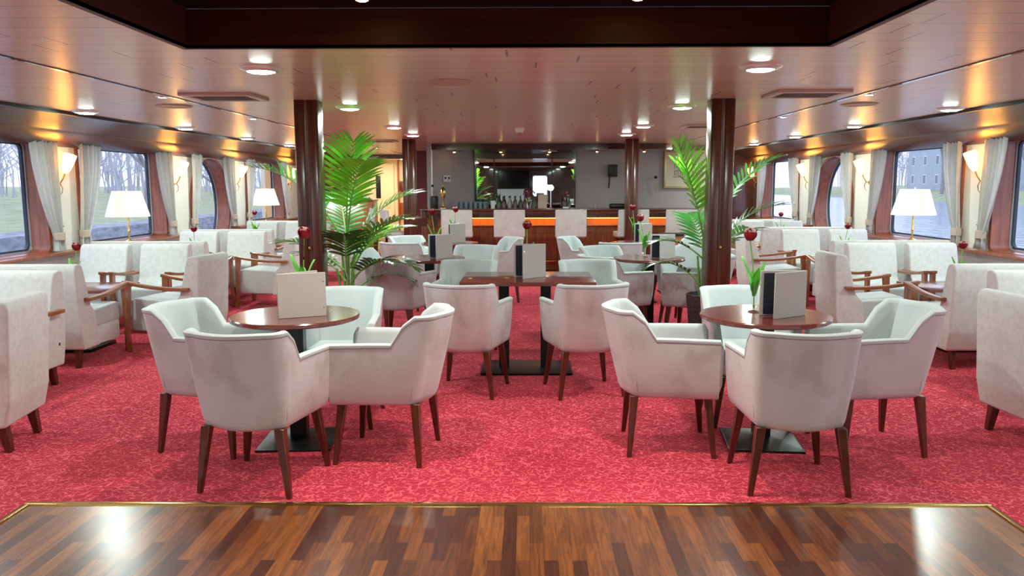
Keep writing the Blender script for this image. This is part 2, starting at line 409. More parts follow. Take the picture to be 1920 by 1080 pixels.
# end walls
mb = MB().box(-5.1, -4.05, 18.95, 19.05, 0, H).box(-4.05, -2.72, 18.95, 19.05, 2.05, H).box(-2.72, -2.45, 18.95, 19.05, 0, H)
label_struct(struct('wall_far_left', mb, MAHOG), 'wood framed passage wall at the far left end', 'wall')
label_struct(struct('wall_far_red', MB().box(-2.45, -1.5, 16.9, 17.0, 0, H), REDWALL), 'burgundy wall beside the grey bar wall', 'wall')
label_struct(struct('wall_far_side', MB().box(3.5, 3.56, 15.0, 17.2, 0, H), MAHOG), 'dark wood return wall right of the bar', 'wall')
label_struct(struct('wall_far_right', MB().box(3.5, 5.1, 17.22, 17.3, 0, H), MAHOG), 'dark wood wall at the far right end', 'wall')
# lobby beyond the passage
mb = MB().box(-6.2, -1.6, 22.3, 22.4, 0, 2.3).box(-6.2, -6.1, 19.05, 22.3, 0, 2.3).box(-2.45, -2.35, 19.05, 22.3, 0, 2.3).box(-6.2, -1.6, 19.05, 22.4, 2.12, 2.2)
label_struct(struct('wall_lobby', mb, YELLOWW), 'warm cream lobby wall beyond the far passage', 'wall')
label_struct(struct('floor_lobby', MB().box(-6.2, -1.6, 19.0, 22.4, -.1, 0), STEPYEL), 'pale wooden lobby floor beyond the passage', 'floor')
e = thing('door_1', (-4.0, 22.28, 0)); label_struct(e, 'cream lobby door with a narrow dark window slit', 'door')
MB().box(-.5, .42, -.03, 0, 0, 2.02, .004).build('door_panel', YELLOWW, e)
MB().box(-.07, .06, -.045, -.03, 1.08, 1.70, .004).build('door_window', BLACK, e)
MB().box(.22, .32, -.045, -.03, .82, .95).build('door_plate', plain('door_plate', (.7,.6,.42), .4), e)
label_struct(struct('trim_13', MB().box(-3.46, -3.42, 22.2, 22.3, 0, 2.12).box(-3.42, -2.5, 22.22, 22.3, .55, .95), MAHOG_L), 'brown wood edging on the lobby wall', 'trim')
tag(MB().box(-3.42, -3.25, 22.16, 22.2, 1.25, 1.55, .01).build('wall_plaque', MAHOG), 'brown plaque hanging on the cream lobby wall', 'plaque')
# bar alcove walls
mb = MB().prism([(-1.56, 14.15), (-.86, 15.0), (-.86, 15.1), (-1.66, 14.3)], 0, H, 'z').box(-1.66, -1.56, 14.2, 17.0, 0, H).box(-.86, 3.55, 15.0, 15.1, 0, H)
label_struct(struct('wall_bar', mb, BARWALL), 'grey wall behind the bar', 'wall')
label_struct(struct('trim_14', MB().box(-1.575, -1.55, 14.12, 14.16, 0, 2.1), ALU), 'pale metal corner strip on the bar wall', 'trim')
mb = MB().prism([(-1.55, 14.0), (2.5, 14.0), (2.62, 14.1), (2.62, 15.0), (-1.55, 15.0)], 2.05, H, 'z').box(-.86, 1.0, 14.9, 15.0, 1.92, 2.06)
label_struct(struct('trim_15', mb, DARKSOF), 'dark lacquered canopy over the bar', 'canopy')

# ------------------------------------------------------------------ posts
def make_post():
    t = thing('ceiling_post')
    # octagonal-section glossy post with a darker groove down the front
    w2 = .098; c = .012
    pts = [(-w2+c, -w2), (-.022, -w2), (-.014, -w2+.016), (.014, -w2+.016), (.022, -w2), (w2-c, -w2), (w2, -w2+c), (w2, w2-c), (w2-c, w2), (-w2+c, w2), (-w2, w2-c), (-w2, -w2+c)]
    MB().prism(pts, 0, H, 'z', .003, 1).build('post_body', POSTWOOD, t)
    MB().box(-.112, .112, -.112, .112, 0, .09, .01).build('post_base', MAHOG, t)
    for s in (-1, 1):
        m = Matrix.Translation((0, -w2-.001 if s < 0 else w2+.001, .93)) @ Matrix.Rotation(PI/2, 4, 'X')
        MB().lathe([(0, .012), (.012, .010), (.016, 0), (.016, -.004)], n=12, mtx=m).build('brass_knob', BRASS, t)
    return t
place('post', make_post, -1.725, 6.8, 0, 'near left glossy mahogany post with a palm behind it', 'post', 'mahogany ceiling posts')
place('post', make_post, 1.715, 6.8, 0, 'near right glossy mahogany post with a palm behind it', 'post', 'mahogany ceiling posts')
place('post', make_post, -1.73, 12.6, 0, 'far left mahogany post by the bar stools', 'post', 'mahogany ceiling posts')
place('post', make_post, 1.73, 12.6, 0, 'far right mahogany post standing before the bar', 'post', 'mahogany ceiling posts')

# ------------------------------------------------------------------ ceiling lights and grilles
def lamp(parent, z, watts, col, size, spread=180, typ='AREA'):
    d = bpy.data.lights.new('lamp_light', typ); d.energy = watts; d.color = col
    if typ == 'AREA': d.shape = 'DISK'; d.size = size; d.spread = R(spread)
    else: d.shadow_soft_size = size
    o = bpy.data.objects.new('lamp_light', d); COL.objects.link(o); o.parent = parent; o.location = (0, 0, z); return o
def make_downlight():
    t = thing('ceiling_light')
    MB().lathe([(.082, -.022), (.10, -.02), (.125, -.006), (.128, 0), (.118, 0)], n=32).build('rim', plain('light_rim', (.8,.85,.82), .25, .4), t)
    MB().lathe([(0, -.03), (.06, -.028), (.085, -.018), (.09, -.006)], n=32).build('diffuser', LIGHTG, t)
    lamp(t, -.04, 12, (.82, 1.0, .95), .2)
    return t
rows = {4.9: 'nearest', 7.32: 'second from the front', 9.74: 'third from the front', 11.34: 'just before the far post', -1.6: 'added behind the dance floor'}  # unseen rear pair added to brighten the chair backs
for y, nm in rows.items():
    for sx in (-1, 1):
        place('dl', make_downlight, 1.49*sx, y, 0, 'round cool white ceiling light, %s in the %s inner row' % (nm, 'left' if sx < 0 else 'right'), 'ceiling light', 'round downlights', H)
for y, nm in {5.4: 'near the camera', 7.63: 'above the first side table', 9.83: 'above the second side table', 11.97: 'level with the porthole', 14.1: 'beyond the porthole', 16.3: 'near the far end', 3.2: 'beside the dance floor', 1.0: 'added level with the camera', -1.2: 'added behind the camera'}.items():  # row carried on unseen past the camera; last two pairs added for light
    for sx in (-1, 1):
        place('dl', make_downlight, 4.04*sx, y, 0, 'round ceiling light beside the %s valance, %s' % ('left' if sx < 0 else 'right', nm), 'ceiling light', 'round downlights', H)
def make_small_spot():
    t = thing('small_spot')
    MB().lathe([(.03, -.01), (.045, -.008), (.05, 0)], n=20).build('rim', CHROME, t)
    MB().lathe([(0, -.008), (.034, -.008), (.036, 0)], n=20).build('bulb', LIGHTS, t)
    return t
for y, nm in {2.2: 'beside the well', 4.36: 'nearest', 6.41: 'second', 8.52: 'third', 10.7: 'fourth', 15.4: 'farthest'}.items():
    for sx in (-1, 1):
        place('sp', make_small_spot, 2.77*sx, y, 0, 'small white spot beside the %s ceiling joint, %s along it' % ('left' if sx < 0 else 'right', nm), 'spotlight', 'small spots', H)
def make_warm_spot():
    t = thing('halogen_spot')
    MB().lathe([(.028, -.03), (.034, -.03), (.036, 0)], n=20).build('housing', BRASS, t)
    MB().lathe([(0, -.026), (.020, -.034), (.028, -.026), (.028, -.02)], n=16).build('bulb', SPOTW, t)
    lamp(t, -.045, 10, (1.0, .88, .78), .06, 135)
    return t
for y, nm in {3.70: 'above the front of the parquet', 1.6: 'added directly above the camera'}.items():  # rear pair is unseen, added to light the chairs from the front
    for sx in (-1, 1):
        place('ws', make_warm_spot, .615*sx-.02, y, 0, 'warm halogen spot in the dark ceiling well, %s one %s' % ('left' if sx < 0 else 'right', nm), 'spotlight', 'halogen spots', H+.155)
def make_vent():
    t = thing('ceiling_vent')
    for q in ((-.28, .28, -.22, -.17), (-.28, .28, .17, .22), (-.28, -.22, -.17, .17), (.22, .28, -.17, .17)):
        MB().box(q[0], q[1], q[2], q[3], -.02, 0, .003).build('frame', VENTFRAME, t)
    mb = MB().box(-.22, .22, -.17, .17, -.004, 0)
    for k in range(11): mb.box(-.22, .22, -.16+k*.031, -.148+k*.031, -.014, -.003)
    mb.build('grille', GREYGRILLE, t)
    return t
place('vent', make_vent, -2.27, 6.4, 0, 'rectangular air grille in the ceiling, near left', 'air vent', 'ceiling grilles', H)
place('vent', make_vent, 2.25, 6.33, 0, 'rectangular air grille in the ceiling, near right', 'air vent', 'ceiling grilles', H)
place('vent', make_vent, -2.25, 12.9, 0, 'rectangular air grille in the ceiling, far left', 'air vent', 'ceiling grilles', H)
place('vent', make_vent, 2.25, 9.8, 0, 'rectangular air grille in the ceiling behind the right palm', 'air vent', 'ceiling grilles', H)
def make_disc():
    t = thing('ceiling_speaker')
    MB().lathe([(0, -.006), (.12, -.006), (.14, -.012), (.155, -.004), (.155, 0)], n=36).build('cover', plain('speaker_cover', (.50,.36,.27), .45), t)
    return t
place('disc', make_disc, -.42, 5.55, 0, 'flat round beige cover in the middle of the ceiling', 'ceiling speaker', None, H)
place('disc', make_disc, -3.0, 7.15, 0, 'flat round cover on the left ceiling strip', 'ceiling speaker', None, H)
place('disc', make_disc, 3.02, 7.2, 0, 'flat round cover on the right ceiling strip', 'ceiling speaker', None, H)
t = thing('smoke_detector', (.01, 10.1, H)); tag(t, 'small white smoke detector on the ceiling before the bar', 'smoke detector')
MB().lathe([(0, -.06), (.04, -.06), (.055, -.03), (.062, -.005), (.062, 0)], n=24).build('detector_body', WHITE, t)
MB().lathe([(0, -.066), (.012, -.066), (.014, -.058)], n=10).build('sensor', BLACK, t)

# ------------------------------------------------------------------ curtains, sconces
def curtain(name_label, sx, top, tie, zt=1.93, ztie=.92, zb=.76, seed=0, cat='curtain'):
    rnd = random.Random(seed); t = thing('curtain', (4.93*sx, (top[0]+top[1])/2, zb)); tag(t, name_label, cat, 'pale curtains tied back along the windows')
    ox, oy = 4.93*sx, (top[0]+top[1])/2
    nf = 5; ph = rnd.random()*6; rows = []
    nz = 16; nu = 44
    for k in range(nz+1):
        z = zt+(zb-zt)*k/nz
        if z > ztie:
            s = ((zt-z)/(zt-ztie)); s2 = s**1.7
            a = top[0]+(tie[0]-top[0])*s2; b = top[1]+(tie[1]-top[1])*s2; amp = .030*(1-s)+.022*s
        else:
            s = (ztie-z)/(ztie-zb); a = tie[0]-.02*s; b = tie[1]+.05*s; amp = .022
        row = []
        for i in range(nu+1):
            u = i/nu
            uu = u+.02*math.sin(u*9+ph)
            row.append((sx*(amp*math.sin(2*PI*nf*uu+ph)+.01*math.sin(2*PI*2*u+ph+k*.1)), a+(b-a)*u-oy, z-zb))
        rows.append(row)
    mb = MB(); mb.grid(rows)
    ext = bmesh.ops.solidify(mb.bm, geom=mb.bm.faces[:], thickness=.004)
    mb.build('cloth', CURTAIN, t, 80)
    yc = (tie[0]+tie[1])/2-oy; hw = (tie[1]-tie[0])/2+.012
    pts = [(.046*math.cos(a), yc+hw*math.sin(a)) for a in [2*PI*i/20 for i in range(20)]]
    MB().prism(pts, ztie-zb-.05, ztie-zb+.035, 'z', .006, 1).build('tieback', BANDBEIGE, t)
    mb = MB().tube([(sx*.06, yc-.02, ztie-zb+.02), (sx*.05, yc+hw*.9, ztie-zb+.05), (sx*.0, yc+hw+.015, ztie-zb+.10)], .006, 6)
    mb.build('hook', DULLBRASS, t)
def make_sconce(sx):
    def f():
        t = thing('wall_sconce')
        m = Matrix.Rotation(PI/2*(-sx), 4, 'Y')
        MB().lathe([(0, .014), (.022, .012), (.03, .004), (.03, 0)], n=16, mtx=m, c=(0, 0, 0)).build('backplate', BRASS, t)
        MB().tube([(-sx*.01, 0, 0), (-sx*.05, -.0, .01), (-sx*.08, .012, .06), (-sx*.10, .02, .115)], [.008, .008, .007, .009], 8).tube([(-sx*.05, 0, .01), (-sx*.075, .0, -.04), (-sx*.06, .01, -.09), (-sx*.03, .015, -.12)], [.006, .006, .005, .003], 8).build('arm', BRASS, t)
        mt = Matrix.Translation((-sx*.10, .02, .115)) @ Matrix.Rotation(R(20)*(-sx), 4, 'Y')
        MB().lathe([(.006, 0), (.028, .015), (.046, .06), (.057, .12), (.064, .19), (.066, .215), (.061, .21), (.053, .12), (.040, .06), (.023, .02), (.004, .01)], n=20, mtx=mt).build('glass_shade', SCONCE, t)
        return t
    return f
cn = 0
gapsn = {.395: 'beside the camera', 3.195: 'level with the parquet edge', 5.995: 'nearest visible', 8.80: 'between the first and second window', 11.70: 'before the porthole', 14.15: 'beyond the porthole', 17.3: 'by the far end'}
for sx, side in ((-1, 'left'), (1, 'right')):
    for g, nm in gapsn.items():
        tag(place('sc%d' % sx, make_sconce(sx), 5.0*sx, g-.12, 0, 'lit amber glass wall sconce on the %s wall, %s' % (side, nm), 'wall lamp', 'amber wall sconces', 1.47))
    openings = [(a[0], a[1]) if a else (PORT[0]-PORT[2]+.02, PORT[0]+PORT[2]-.02) for a in WINS]
    onm = ['added behind the dance floor', 'beside the dance floor', 'beside the parquet edge', 'nearest the camera', 'with the lamp', 'round porthole', 'beyond the porthole']
    for k, (a, b) in enumerate(openings):
        if k < 2: continue
        curtain('cream curtain tied back at the near edge of the %s window %s' % (side, onm[k]), sx, (a-.08, a+.34), (a-.14, a+.0), seed=k*7+sx)
        curtain('cream curtain tied back at the far edge of the %s window %s' % (side, onm[k]), sx, (b-.27, b+.16), (b+.03, b+.17), seed=k*11+sx)

# ------------------------------------------------------------------ tub chairs
SEAM = plain('seam_thread', (.30,.26,.25), .8)  # thin dark thread along the arm seam
def tub_path():
    P = []; fx, fy, cx, cy, bu = .252, .240, .222, -.168, .070
    for i in range(10): P.append((-fx+(fx-cx)*i/9, fy+(cy-fy)*i/9))
    r = .06
    for i in range(1, 6): t = R(180+78*i/6); P.append((-cx+r+r*math.cos(t), cy+r*math.sin(t)))
    x0, y0 = -cx+r, cy-r
    for i in range(0, 13):
        u = i/12; P.append((x0*(1-2*u), y0-bu*.75*math.sin(PI*u)))
    for i in range(1, 6): t = R(282+78*(i-0)/6); P.append((cx-r+r*math.cos(t), cy+r*math.sin(t)))
    for i in range(10): P.append((cx+(fx-cx)*i/9, cy+(fy-cy)*i/9))
    return P
def make_tub():
    t = thing('tub_chair'); P = tub_path(); n = len(P)
    def normal(i):
        a = Vector(P[max(i-1, 0)]); b = Vector(P[min(i+1, n-1)]); d = (b-a).normalized()
        return Vector((d.y, -d.x)) * -1
    def topz(i):
        y = P[i][1]
        s = min(1, max(0, (-.085-y)/.062)); s = s*s*(3-2*s)
        return .650-.02*max(0, y) + (.795-.650)*s
    def pos(i, z, off):
        nn = normal(i); y = P[i][1]
        if nn.x*P[i][0] + nn.y*(P[i][1]+.0) < 0: nn = -nn
        back = min(1, max(0, (-y-.02)/.2))
        lean = -.060*back*max(0, z-.33)/.44
        flare = -.012+.026*(z-.33)/.3
        return Vector((P[i][0]+nn.x*(off+flare), P[i][1]+nn.y*(off+flare)+lean, z))
    zb = .315; th = .062
    outer = MB(); lev = [(0, -.05), (.004, -.022), (.018, -.006), (.045, 0)]
    rows = []
    for dz, o in lev: rows.append([pos(i, zb+dz, o) for i in range(n)])
    for k in range(1, 9):
        rows.append([pos(i, zb+.045+(topz(i)-.022-zb-.045)*k/8, .004*math.sin(PI*k/8)) for i in range(n)])
    outer.grid(rows); 
    # underside
    vs = [outer.bm.verts.new(p) for p in [Vector((v.x, v.y, zb)) for v in rows[0]]]; outer.bm.faces.new(vs)
    o = outer.build('outer_shell', VELVET, t, 50, True)
    for i in (10, n-11):
        MB().tube([pos(i, zb+.05+(.33-.02)*k/7, .0006) for k in range(8)], .0016, 5).build('seam', SEAM, t)
    li = MB(); rows2 = []
    prof = [(0, -.020), (.003, -.012), (.001, -.003), (-.009, .002), (-.022, .004), (-.036, .001), (-.046, -.009), (-.050, -.024)]
    for oo, dz in prof: rows2.append([pos(i, topz(i)+dz, oo) for i in range(n)])
    for k in range(1, 6): rows2.append([pos(i, topz(i)-.026+(.36-topz(i)+.026)*k/5, -.05-.022*k/5) for i in range(n)])
    li.grid(rows2)
    for e in (0, n-1):      # front faces of the arms
        col = [r[e] for r in rows[3:]] + [r[e] for r in rows2[1:]] + [Vector((pos(e, zb+.02, -.06)))]
        c = sum(col, Vector())/len(col); rim = [li.bm.verts.new(p) for p in col]
        mid = [li.bm.verts.new(c+(p-c)*.72+Vector((0, .016, 0))) for p in col]
        m = len(col)
        for i in range(m): li.bm.faces.new([rim[i], rim[(i+1) % m], mid[(i+1) % m], mid[i]])
        li.bm.faces.new(mid)
    li.build('inner_lining', MINT, t, 50, True)
    MB().prism([(-.195, .255), (-.165, -.20), (.165, -.20), (.195, .255)], .322, .468, 'z', .026, 3).build('seat_cushion', MINT, t)
    mb = MB()
    for sx in (-1, 1):
        for sy, yt, yb_ in ((-1, -.20, -.225), (1, .19, .225)):
            m = MB().prism([(-.022, -.022), (.022, -.022), (.022, .022), (-.022, .022)], 0, .33, 'z')
            for v in m.bm.verts:
                k = v.co.z/.33; s = .55+.5*k
                v.co = Vector((v.co.x*s + sx*(.228+(.185-.228)*k), v.co.y*s + yb_+(yt-yb_)*k, v.co.z))
            bmesh.ops.bevel(m.bm, geom=m.bm.edges[:], offset=.003, segments=1, affect='EDGES')
            m.build('leg', LEGWOOD, t)
    return t
G = 'two-tone velvet tub chairs'
TUB = [
 (-1.205, 3.84, -9, 'rose-grey tub chair, back to the camera, at the near left round table'),
 (-1.645, 4.40, -103, 'tub chair at the left side of the near left round table'),
 (-.66, 4.245, 84, 'stained tub chair at the right side of the near left round table'),
 (-1.07, 4.87, 181, 'tub chair facing the camera behind the near left round table'),
 (1.385, 3.84, -2, 'rose-grey tub chair, back to the camera, at the near right round table'),
 (.885, 4.38, -93, 'tub chair at the left side of the near right round table'),
 (1.99, 4.37, 94, 'tub chair at the right side of the near right round table'),
 (1.46, 4.90, 179, 'tub chair facing the camera behind the near right round table'),
 (-.315, 5.58, -12, 'tub chair at the near left corner of the rectangular table, back to the camera'),
 (.50, 5.57, 12, 'tub chair at the near right corner of the rectangular table, back to the camera'),
 (-.42, 6.76, 176, 'tub chair at the far left corner of the rectangular table'),
 (.64, 6.76, 184, 'tub chair at the far right corner of the rectangular table'),
 (-1.09, 7.43, -17, 'tub chair turned from the camera at the middle left round table'),
 (-1.42, 8.13, -112, 'tub chair at the left of the middle left round table'),
 (-.50, 8.50, 165, 'tub chair behind the middle left round table'),
 (-.33, 7.72, 100, 'tub chair at the right of the middle left round table'),
 (.94, 7.56, -58, 'tub chair at the front left of the middle right round table'),
 (1.69, 7.52, 62, 'tub chair at the front right of the middle right round table'),
 (.99, 8.38, -150, 'tub chair at the back left of the middle right round table'),
 (1.80, 8.36, 148, 'tub chair at the back right of the middle right round table'),
 (-1.30, 9.42, -20, 'tub chair turned from the camera at the far left round table'),
 (-1.32, 10.15, -140, 'tub chair at the back left of the far left round table'),
 (-.30, 9.95, 112, 'tub chair at the right of the far left round table'),
 (.83, 10.02, -112, 'tub chair at the left of the far right round table'),
 (1.20, 9.36, -8, 'tub chair turned from the camera at the far right round table'),
 (1.98, 10.05, 100, 'tub chair at the right of the far right round table'),
]
TUB = [c for c in TUB if not (c[0] == -.33 and c[1] == 7.72)]
for x, y, rz, lb in TUB: place('tub', make_tub, x, y, rz, lb, 'chair', G)

# ------------------------------------------------------------------ tables
TH = .735
def pyramid_base(mb, w, d, cw=.09):
    mb.box(-w/2, w/2, -d/2, d/2, 0, .014, .003)
    bm = mb.bm
    A = [bm.verts.new(p) for p in ((-w/2+.005, -d/2+.005, .013), (w/2-.005, -d/2+.005, .013), (w/2-.005, d/2-.005, .013), (-w/2+.005, d/2-.005, .013))]
    B = [bm.verts.new(p) for p in ((-cw/2, -cw/2, .045), (cw/2, -cw/2, .045), (cw/2, cw/2, .045), (-cw/2, cw/2, .045))]
    for i in range(4): bm.faces.new([A[i], A[(i+1) % 4], B[(i+1) % 4], B[i]])
    bm.faces.new(B)
def make_round():
    t = thing('round_table')
    MB().lathe([(0, TH-.028), (.345, TH-.028), (.355, TH-.022), (.357, TH-.006), (.352, TH), (0, TH)], n=72).build('tabletop', TABLEWOOD, t, 30)
    mb = MB().box(-.046, .046, -.046, .046, .03, TH-.03, .004, 1).box(-.12, .12, -.12, .12, TH-.036, TH-.027); mb.build('pedestal', BLACKSTEEL, t)
    mb = MB(); pyramid_base(mb, .41, .41); mb.build('foot_plate', BLACKSTEEL, t, 10)
    return t
for x, y, rz, lb in ((-1.205, 4.44, 4, 'near left round mahogany table holding a large grey menu card'), (1.43, 4.43, -6, 'near right round mahogany table with a tulip and an open menu'),
    (-.87, 7.93, 0, 'middle left round table with a tulip behind its menu'), (1.31, 7.90, 0, 'middle right round table half behind palm leaves'),
    (-.87, 10.0, 0, 'far left round table next to the bar stools'), (1.50, 10.0, 0, 'far right round table before the bar')):
    place('round', make_round, x, y, rz, lb, 'table', 'round pedestal tables')
t = thing('rectangular_table', (.105, 6.27, 0)); tag(t, 'rectangular mahogany table on two black columns in the centre aisle', 'table')
MB().box(-.51, .51, -.37, .37, TH-.03, TH, .004).build('tabletop', TABLEWOOD, t)
for x in (-.19, .14):
    MB().box(x-.038, x+.042, -.04, .04, .02, TH-.03, .004, 1).build('column', BLACKSTEEL, t)
MB().box(-.365, .345, -.26, .21, 0, .02, .006).build('foot_plate', BLACKSTEEL, t)
def make_side_table():
    t = thing('side_table')
    MB().box(-.43, .43, -.31, .31, .535, .56, .004).build('tabletop', TABLEWOOD, t)
    MB().box(-.04, .04, -.04, .04, .03, .535, .004, 1).build('pedestal', BLACKSTEEL, t)
    MB().box(-.22, .22, -.22, .22, 0, .03, .006).build('foot_plate', BLACKSTEEL, t)
    return t
for y, nm in ((7.08, 'nearest'), (9.66, 'second'), (12.2, 'third')):
    for sx in (-1, 1):
        place('st', make_side_table, 3.95*sx, y, 0, 'low side table between the facing armchairs, %s on the %s' % (nm, 'left' if sx < 0 else 'right'), 'table', 'low side tables')

# ------------------------------------------------------------------ lounge armchairs and sofas
def lounge_body(t, w, sofa=False):
    back = [(-.30, .15), (-.335, .30), (-.365, .80), (-.352, .838), (-.315, .845), (-.262, .835), (-.243, .80), (-.165, .50), (-.10, .43), (-.06, .15)]
    MB().prism(back, -w/2, w/2, 'x', .018, 3).build('backrest', CREAM, t)
    if sofa:
        for a, b in ((-w/2+.02, -.003), (.003, w/2-.02)): MB().prism([(-.14, .30), (-.17, .44), (.27, .465), (.315, .45), (.32, .30)], a, b, 'x', .022, 3).build('seat_cushion', MINT, t)
        MB().box(-w/2+.02, w/2-.02, -.12, .30, .15, .305, .012).build('seat_base', CREAM, t)
    else:
        MB().prism([(-.15, .16), (-.17, .43), (.28, .462), (.325, .445), (.33, .20), (.315, .165)], -w/2+.005, w/2-.005, 'x', .02, 3).build('seat', MINT, t)
    for sx in (-1, 1):
        x = sx*(w/2+.026)
        mb = MB(); n = 9; prof = []
        up = []; lo = []
        for i in range(n):
            u = i/(n-1); y = -.27+.63*u; z = .555+.052*u-.030*math.sin(PI*u)*.6
            up.append((y, z+.014)); lo.append((y, z-.014))
        mb.prism(up+lo[::-1], x-.026, x+.026, 'x', .005, 2); mb.build('armrest', ARMWOOD, t)
        m = MB().prism([(.290, .60), (.352, .605), (.372, 0), (.340, 0)], x-.018, x+.018, 'x', .004, 1); m.build('leg', ARMWOOD, t)
        m = MB().prism([(-.28, .17), (-.22, .17), (-.262, 0), (-.295, 0)], sx*(w/2-.075)-.022, sx*(w/2-.075)+.022, 'x', .004, 1); m.build('leg', LEGWOOD, t)
def make_arm():
    t = thing('lounge_armchair'); lounge_body(t, .50)
    MB().box(-.252, -.249, -.26, -.245, .30, .32).build('fabric_tag', BLACK, t)
    return t
def make_sofa():
    t = thing('lounge_sofa'); lounge_body(t, 1.27, True); return t
GA = 'cream lounge armchairs with wooden arms'
ARM = [
 (-3.06, 4.37, 99, 'velvety armchair at the left picture edge, seen from behind'),
 (3.145, 4.50, -86, 'beige armchair at the right picture edge, seen from behind'),
 (-3.57, 5.46, 178, 'cream armchair facing the camera in the nearest left group, aisle side'),
 (-4.22, 5.46, 180, 'cream armchair facing the camera in the nearest left group, window side'),
 (3.66, 5.40, 180, 'cream armchair facing the camera in the nearest right group, aisle side'),
 (4.32, 5.40, 180, 'cream armchair facing the camera in the nearest right group, window side'),
 (-3.07, 7.20, 80, 'armchair facing the windows in the second left group, before the post'),
 (3.14, 7.20, -90, 'armchair facing the windows in the second right group, before the post'),
 (-3.69, 8.07, 181, 'armchair facing the camera in the second left group, aisle side'),
 (-4.33, 8.07, 180, 'armchair facing the camera in the second left group, window side'),
 (3.68, 8.07, 180, 'armchair facing the camera in the second right group, aisle side'),
 (4.31, 8.07, 180, 'armchair facing the camera in the second right group, window side'),
 (-3.0, 9.70, 88, 'armchair facing the windows in the third left group, half behind the palm'),
 (3.07, 9.80, -91, 'armchair facing the windows in the third right group'),
 (-3.64, 10.37, 180, 'armchair facing the camera in the third left group, aisle side'),
 (-4.28, 10.37, 180, 'armchair facing the camera in the third left group, window side'),
 (3.79, 10.56, 180, 'armchair facing the camera in the third right group, aisle side'),
 (4.43, 10.56, 180, 'armchair facing the camera in the third right group, window side'),
 (-3.64, 12.95, 180, 'armchair facing the camera in the farthest left group, aisle side'),
 (-4.28, 12.95, 180, 'armchair facing the camera in the farthest left group, window side'),
 (3.79, 13.1, 180, 'armchair facing the camera in the farthest right group, aisle side'),
 (4.43, 13.1, 180, 'armchair facing the camera in the farthest right group, window side'),
 (3.02, 12.42, -91, 'armchair facing the windows in the farthest right group'),
 (-3.02, 12.25, 88, 'armchair facing the windows in the farthest left group'),
]
for x, y, rz, lb in ARM: place('arm', make_arm, x, y, rz, lb, 'armchair', GA)
for x, y, lb in ((-4.07, 6.55, 'two-seat cream sofa turned from the camera, nearest on the left'), (4.02, 6.50, 'two-seat cream sofa turned from the camera, nearest on the right'),
    (-4.09, 9.13, 'two-seat cream sofa turned from the camera, second on the left'), (4.08, 9.10, 'two-seat cream sofa turned from the camera, second on the right'),
    (-4.09, 11.48, 'two-seat cream sofa turned from the camera, third on the left'), (4.10, 11.80, 'two-seat cream sofa turned from the camera, third on the right'),
    (-4.09, 14.1, 'two-seat cream sofa turned from the camera, farthest on the left'), (4.10, 14.3, 'two-seat cream sofa turned from the camera, farthest on the right')):
    place('sofa', make_sofa, x, y, 0, lb, 'sofa', 'cream lounge sofas')

# ------------------------------------------------------------------ menus, tulips, lamps
def make_menu(w=.26, h=.245, ang=34, mat=MENU, dark=True, near=1):
    """two covers hinged at the local origin, opening along +x; near: which cover faces the viewer"""
    def f():
        t = thing('menu_folder')
        for s in (-1, 1):
            MB().box(0, w, -.004, .004, 0, h, .0025, 1, mtx=Matrix.Rotation(R(ang/2)*s, 4, 'Z')).build('cover', mat, t)
        if dark:
            MB().box(.012, w*.94, -.003, .003, .010, h-.012, .001, 1, mtx=Matrix.Rotation(R(-near*(ang/2-4)), 4, 'Z')).build('inside_page', DARKPAGE, t)
        for z in (.05, h-.05):
            m = Matrix.Rotation(R(near*ang/2), 4, 'Z') @ Matrix.Translation((w-.014, near*.004, z)) @ Matrix.Rotation(-near*PI/2, 4, 'X')
            MB().lathe([(0, .003), (.003, .0025), (.004, 0)], n=8, mtx=m).build('stud', CHROME, t)
        return t
    return f
place('menuA', make_menu(.26, .245, 26, MENU, True, -1), -1.254, 4.284, 37, 'large grey menu card standing on the near left round table', 'menu', z=TH)
place('menuB', make_menu(.255, .25, 32), 1.64, 4.39, 196, 'grey menu with dark inside open on the near right round table', 'menu', z=TH)
place('menuC', make_menu(.25, .26, 44), .246, 6.27, 202, 'grey menu standing open on the rectangular table', 'menu', z=TH)
place('menuD', make_menu(.24, .235, 42), -.64, 7.93, 212, 'grey menu on the middle left round table', 'menu', z=TH)
place('menuD', make_menu(.24, .235, 42), 1.549, 7.84, 202, 'grey menu with dark spine on the middle right round table', 'menu', z=TH)
place('menuE', make_menu(.22, .235, 40), -.67, 10.0, 195, 'grey menu on the far left round table', 'menu', z=TH)
place('menuE', make_menu(.22, .235, 40), 1.66, 10.0, 195, 'grey menu on the far right round table', 'menu', z=TH)
place('menuT', make_menu(.22, .21, 40, MENUTAN, False), -3.95, 12.1, 20, 'tan menu card on the third left side table', 'menu', z=.56)
t = place('st', make_side_table, -3.95, 15.1, 0, 'low side table with a grey menu, farthest on the left', 'table', 'low side tables')
place('menuF', make_menu(.24, .22, 40, MENU, False), -3.80, 14.95, 10, 'grey menu card on the farthest left side table', 'menu', z=.56)

